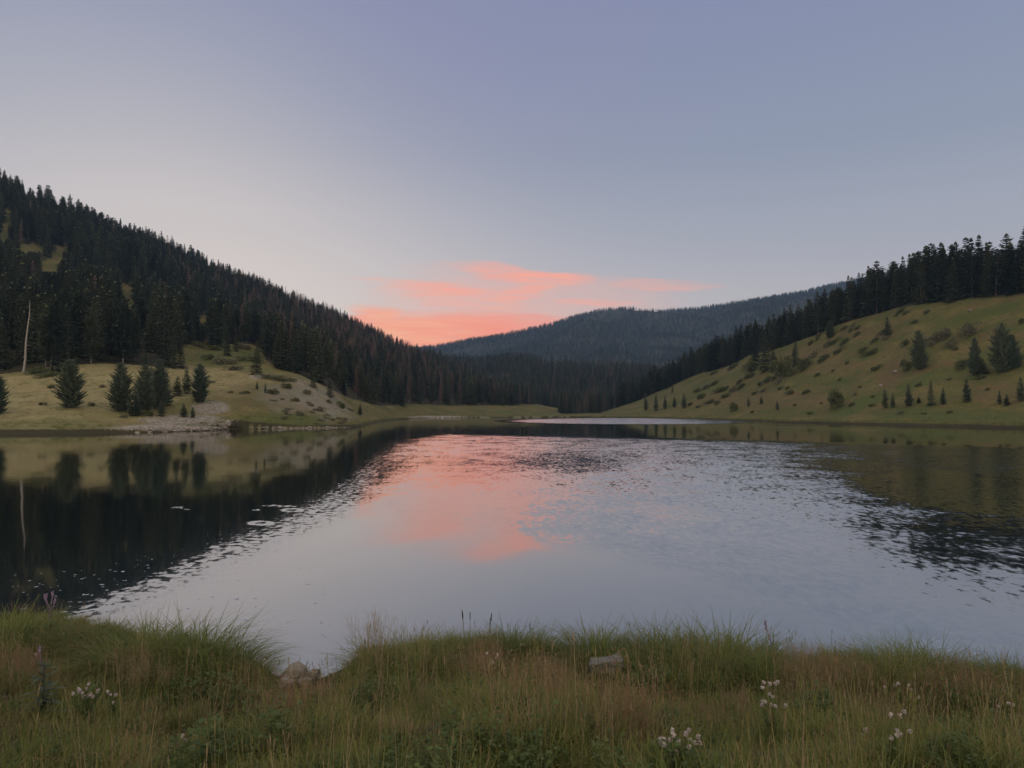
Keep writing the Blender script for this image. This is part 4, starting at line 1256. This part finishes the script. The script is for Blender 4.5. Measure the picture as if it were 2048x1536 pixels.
# ---- sedge tussocks along the near waterline
def tussock(seed, n=620):
    r = random.Random(seed); g = Geo()
    for i in range(n):
        a = r.uniform(0, 6.28); d = .30 * math.sqrt(r.random())
        up = r.random() < .2
        blade(g, (math.cos(a) * d, math.sin(a) * d, -.04 + .14 * (1 - d / .3)), a + r.uniform(-.7, .7) + (0 if d > .1 else r.uniform(-2, 2)), r.uniform(.38, .78), r.uniform(.005, .009),
              r.uniform(0, .25) + d * .9, r.uniform(.5, 1.1) if up else r.uniform(1.5, 2.8), 0, 7)
    return g


TUS = [tussock(i).mesh('blades', M_SEDGE) for i in range(4)]
DRYT = [tuft(70 + i, 40, .16, (.3, .6), .0035, .6, 1.2, 70, panicle=True).mesh('blades', [M_STRAW, M_STRAW]) for i in range(2)]
G_T = "sedge tussocks along the near waterline"
TPX = [(20, 1300, 1.0, "pale green tussock at the left end of the near bank"), (215, 1300, .75, None), (300, 1318, .95, None), (385, 1340, 1.15, "largest arching tussock on the left part of the near bank"), (450, 1352, .9, None), (490, 1368, .6, None), (160, 1285, .55, None),
       (770, 1345, .80, "dark tussock at the right side of the little inlet"), (830, 1330, .75, None), (900, 1318, .6, None), (960, 1312, .6, None), (1020, 1312, .75, None), (1075, 1318, .7, None), (1190, 1322, .85, None), (1235, 1330, .7, None), (1265, 1340, .6, None),
       (1320, 1335, .95, None), (1385, 1345, .95, None), (1450, 1345, 1.05, "broad bent over tussock right of the centre of the near bank"), (1520, 1352, .9, None), (1590, 1368, .6, None), (1680, 1355, .7, None), (1735, 1360, .7, None), (1800, 1362, .85, None), (1865, 1365, .85, None), (1930, 1375, .65, None),
       (1990, 1378, .65, None), (2040, 1385, .7, None), (60, 1275, .6, None), (1120, 1322, .5, None), (250, 1345, .9, None), (335, 1366, 1.0, None), (425, 1378, .85, None), (1350, 1366, .9, None), (1440, 1374, .9, None), (1525, 1378, .8, None), (840, 1358, .75, None), (1835, 1388, .85, None), (1770, 1380, .7, None), (1205, 1345, .7, None), (10, 1330, .9, None), (1255, 1362, .6, None)]
for i, (px, py, s, lab) in enumerate(TPX):
    x, y, z = bhit(px, py)
    o = link('sedge_tussock', TUS[i % 4]); o.location = (x, y, z - .02); s *= 1.0; o.scale = (s * 1.3, s * 1.3, s * .92); o.rotation_euler = (0, 0, rnd.uniform(0, 6.28))
    tag(o, lab or "green sedge tussock overhanging the near waterline", 'sedge', G_T)
x, y, z = bhit(748, 1352)
o = link('dry_grass_clump', DRYT[0]); o.location = (x, y, z); o.scale = (1.2, 1.2, .82); tag(o, "pale feathery dry grass clump beside the little inlet", 'grass clump')
for i, (px, py, s) in enumerate([(290, 1395, .8), (330, 1400, .75), (260, 1405, .7)]):
    x, y, z = bhit(px, py)
    o = link('dry_grass_clump', DRYT[i % 2]); o.location = (x, y, z); o.scale = (s * .8, s * .8, s * .6); o.rotation_euler.z = i
    tag(o, "straw coloured dry grass clump below the left arching tussock", 'grass clump', "straw clumps on the left bank")

# ---- rocks in the little inlet and the grey weathered block
for i, (px, py, w_, h_, v, lab) in enumerate([(588, 1362, 56, 44, 0, "largest brownish rock in the little inlet"), (628, 1358, 34, 26, 1, "smaller grey rock right of the brownish one in the inlet"), (572, 1374, 40, 22, 2, "dark half hidden rock below the brownish one"), (640, 1385, 30, 12, 3, "low pale rock in grass below the inlet"), (398, 1508, 46, 18, 4, "pale flat stone hidden in grass at the bottom left"), (610, 1370, 32, 18, 3, "dark rock between the two larger ones of the inlet")]):
    x, y, z = bhit(px, py)
    o = link('rock', STN[v]); o.location = (x, y, z + h_ / F * y * .32); o.scale = (w_ / F * y * .50, w_ / F * y * .44, h_ / F * y * .52); o.rotation_euler = (0, 0, i * 1.3)
    tag(o, lab, 'rock', "rocks on the near bank")


def wood_block():
    import bmesh
    m, n, b, out = mat("weathered grey wood")
    oc = n.new('ShaderNodeTexCoord').outputs['Object']
    v = n.noise(n.vm('MULTIPLY', oc, (1.5, 14, 22)), 2.0, 4, .6)
    n.put(b.inputs['Base Color'], n.mix(n.ss(v, .35, .65), (.10, .098, .098, 1), (.20, .197, .20, 1)))
    bp = n.new('ShaderNodeBump'); bp.inputs['Strength'].default_value = .5; n.put(bp.inputs['Height'], v); n.l.new(bp.outputs[0], b.inputs['Normal'])
    bm = bmesh.new(); bmesh.ops.create_cube(bm, size=1)
    bmesh.ops.scale(bm, vec=(.34, .22, .17), verts=bm.verts)
    bmesh.ops.subdivide_edges(bm, edges=bm.edges, cuts=5, use_grid_fill=True)
    rr = random.Random(4)
    for v_ in bm.verts: v_.co += Vector((rr.uniform(-.006, .006), rr.uniform(-.006, .006), rr.uniform(-.006, .006) + .02 * math.sin(v_.co.x * 5)))
    bmesh.ops.bevel(bm, geom=[e for e in bm.edges if len(e.link_faces) == 2 and e.calc_face_angle() > 1.0], offset=.014, segments=2, affect='EDGES')
    me = bpy.data.meshes.new('wood_block'); bm.to_mesh(me); bm.free(); me.materials.append(m)
    x, y, z = bhit(1213, 1352)
    o = link('wooden_beam', me); o.location = (x, y, z + .085); o.rotation_euler = (.05, -.04, -.12)
    tag(o, "short grey weathered wooden beam lying in the grass by the waterline", 'beam')


wood_block()


# ---- flowering plants
def flower_plant(name, px, py, H, heads, spread, label, group, hw=.05, cat='flower', hm=None, lm=None, leafn=26, seed=0):
    r = random.Random(seed); x, y, z = bhit(px, py)
    o = empty(name, (x, y, z)); tag(o, label, cat, group)
    st = Geo(); lf = Geo(); hs = []
    for i in range(heads):
        b0 = Vector((r.uniform(-.03, .03), r.uniform(-.03, .03), -.02)); tp = Vector((r.uniform(-1, 1) * spread, r.uniform(-.7, .7) * spread, H * r.uniform(.62, 1.0)))
        mid = b0.lerp(tp, .5) + Vector((-tp.x * .2, -tp.y * .2, .02))
        st.tube([tuple(b0), tuple(mid), tuple(tp)], [.0035, .003, .002], 4)
        hs.append(tp)
        for k in range(leafn // heads + 2):
            t = r.uniform(.1, .8); p = b0.lerp(mid, t * 2) if t < .5 else mid.lerp(tp, t * 2 - 1)
            l = r.uniform(.04, .09); d = Vector((r.gauss(0, 1), r.gauss(0, 1), r.uniform(0, .8))).normalized() * l; s = d.cross(Vector((0, 0, 1))).normalized() * l * .14
            lf.quad(tuple(p), tuple(p + d * .5 + s), tuple(p + d), tuple(p + d * .5 - s))
    link('stem', st.mesh('stem', M_FORB), o); link('leaves', lf.mesh('leaves', lm or M_FORB), o)
    for tp in hs:
        g = Geo()
        for k in range(26):
            a = r.uniform(0, 6.28); d = hw * math.sqrt(r.random()) * .6
            c = tp + Vector((math.cos(a) * d, math.sin(a) * d, r.uniform(0, .02) - d * .3))
            q = r.uniform(.004, .008); nrm = Vector((r.uniform(-.7, .7), r.uniform(-.7, .7) - .4, 1)).normalized(); u = nrm.cross(Vector((1, .2, 0))).normalized() * q; v = nrm.cross(u)
            g.quad(tuple(c - u), tuple(c + v), tuple(c + u), tuple(c - v))
        link('flower_head', g.mesh('flower_head', hm or M_WHITE), o)
    return o


FL = [(172, 1462, .36, 16, .09, "left one of two white flowered yarrows on the left bank"), (225, 1450, .30, 5, .05, "right and smaller of two white flowered yarrows on the left bank"), (1545, 1490, .42, 13, .09, "dense white yarrow on the right half of the bank, upright cluster"),
      (1805, 1440, .34, 7, .13, "loose white flowers in the grass on the right, highest of the clusters there"), (1782, 1545, .32, 9, .11, "white yarrow at the bottom right of the bank"), (1362, 1575, .28, 16, .10, "white yarrow cut by the bottom edge, right of centre"),
      (985, 1370, .34, 6, .06, "thin white flowered stems behind the grass in the centre"), (2010, 1470, .30, 4, .10, "few small white blossoms near the right edge"), (75, 1352, .30, 2, .03, "pinkish white single blossom on the far left of the bank"), (790, 1410, .2, 2, .03, "tiny lone white blossom in the central grass"),
      (365, 1515, .16, 2, .02, "tiny white blossom low at the bottom left"), (1040, 1318, .2, 3, .06, "tiny white blossoms near the central waterline")]
for i, (px, py, H, nh, sp, lab) in enumerate(FL):
    flower_plant('yarrow', px, py, H, nh, sp, lab, "white flowers on the near bank", .016, seed=i)


def thistle(px, py, H, label, nleaf=60, heads=0, seed=0, name='thistle', flo=True):
    r = random.Random(seed); x, y, z = bhit(px, py)
    o = empty(name, (x, y, z)); tag(o, label, 'weed')
    st = Geo(); st.tube([(0, 0, -.03), (.01, .01, H * .5), (.015, 0, H)], [.008, .006, .004], 6)
    lf = Geo()
    for k in range(nleaf):
        t = r.uniform(.05, .97); p = Vector((.015 * t, .01 * t, H * t)); l = (.17 * (1.08 - t) + .05) * r.uniform(.5, 1.25); a = k * 2.4
        a += r.uniform(-.8, .8); d = Vector((math.cos(a), math.sin(a), r.uniform(.2, 1.3))).normalized(); s = d.cross(Vector((0, 0, 1))).normalized()
        for q in range(4):
            t0, t1 = q / 4, (q + 1) / 4
            w0, w1 = l * .11 * math.sin(3.0 * t0 + .14), l * .11 * math.sin(3.0 * min(t1, 1)) * (.7 if q % 2 else 1.25)
            a0 = p + d * l * t0 + Vector((0, 0, -l * .35 * t0 * t0)); a1 = p + d * l * t1 + Vector((0, 0, -l * .35 * t1 * t1))
            lf.quad(tuple(a0 + s * w0), tuple(a1 + s * w1), tuple(a1 - s * w1), tuple(a0 - s * w0))
    link('stem', st.mesh('stem', M_BLUE), o); link('leaves', lf.mesh('leaves', M_BLUE), o)
    for k in range(heads):
        a = r.uniform(0, 6.28); b0 = Vector((.012, 0, H * r.uniform(.6, .95))); tp = Vector((math.cos(a) * .07, math.sin(a) * .05, H * r.uniform(1.0, 1.2)))
        g = Geo(); g.tube([tuple(b0), tuple(b0.lerp(tp, .6)), tuple(tp)], [.004, .003, .003], 4)
        g.tube([tuple(tp - Vector((0, 0, .01))), tuple(tp + Vector((0, 0, .012))), tuple(tp + Vector((0, 0, .03)))], [.006, .013, .009], 6)
        for q in range(14):
            aa = r.uniform(0, 6.28); e = tp + Vector((math.cos(aa) * .02, math.sin(aa) * .02, .055)); b1 = tp + Vector((math.cos(aa) * .006, math.sin(aa) * .006, .028))
            s = Vector((-math.sin(aa), math.cos(aa), 0)) * .003
            g.tri(tuple(b1 + s), tuple(b1 - s), tuple(e))
        link('flower_head', g.mesh('flower_head', M_MAUVE), o)
    return o


thistle(82, 1440, .47, "leafy blue green thistle standing on the left bank", 80, 1, 3)
thistle(98, 1295, .52, "tall dry thistle with mauve tops against the dark water", 14, 8, 4)
thistle(1545, 1352, .46, "thin dark stalk standing above the right tussock", 5, 2, 8)


def spikes(px, py, H, n, label, seed):
    r = random.Random(seed); x, y, z = bhit(px, py)
    o = empty('cattail', (x, y, z)); tag(o, label, 'reed', 'dark seed spikes at the near waterline')
    for i in range(n):
        st = Geo(); a = r.uniform(-.1, .1); b_ = r.uniform(-.1, .1); h = H * r.uniform(.8, 1.0); bx = r.uniform(-.05, .05)
        tp = Vector((bx + a * h, b_ * h, h)); b0 = Vector((bx, 0, 0))
        st.tube([tuple(b0), tuple(b0.lerp(tp, .5)), tuple(tp)], [.003, .0025, .002], 4)
        hd = Geo(); d = (tp - b0).normalized()
        hd.tube([tuple(tp - d * .01), tuple(tp + d * .01), tuple(tp + d * .06), tuple(tp + d * .085)], [.0025, .0052, .0052, .002], 6)
        s_ = link('stem', st.mesh('stem', M_SEDGE), o); link('spike', hd.mesh('spike', M_DRY), o)


spikes(935, 1325, .52, 3, "dark seed spikes rising left of centre at the waterline", 1)
spikes(980, 1325, .50, 2, "pair of dark seed spikes right of the first group at the waterline", 2)
spikes(1062, 1325, .42, 1, "single thin seed spike near the centre of the waterline", 3)
for i, (px, py, s) in enumerate([(470, 1520, .9), (530, 1530, 1.0), (580, 1500, .8), (430, 1545, .9)]):
    x, y, z = bhit(px, py)
    o = link('leafy_weed', GR[6 + i % 2]); o.location = (x, y, z); o.scale = (s * 1.5, s * 1.5, s * 1.3); o.rotation_euler.z = i * 1.7
    tag(o, "dark broad leaved weed at the bottom left of the bank", 'weed', "dark weeds at the bottom left")

# ------------------------------------------------------------------ haze over the valley
def build_haze():
    m = bpy.data.materials.new("valley haze"); m.use_nodes = True; m.node_tree.nodes.clear()
    n = NT(m.node_tree); out = n.new('ShaderNodeOutputMaterial'); v = n.new('ShaderNodeVolumePrincipled')
    v.inputs['Color'].default_value = (.38, .62, 1.0, 1); v.inputs['Density'].default_value = .00015; v.inputs['Anisotropy'].default_value = .1
    n.l.new(v.outputs[0], out.inputs['Volume'])
    x0, x1, y0, y1, z0, z1 = -4200, 6200, -200, 3600, -3.2, 900
    V = [(x, y, z) for z in (z0, z1) for y in (y0, y1) for x in (x0, x1)]
    me = mesh_np('haze', V, np.array([(0, 2, 3, 1), (4, 5, 7, 6), (0, 1, 5, 4), (2, 6, 7, 3), (0, 4, 6, 2), (1, 3, 7, 5)]), m)
    o = link('haze', me); o['kind'] = 'stuff'


build_haze()
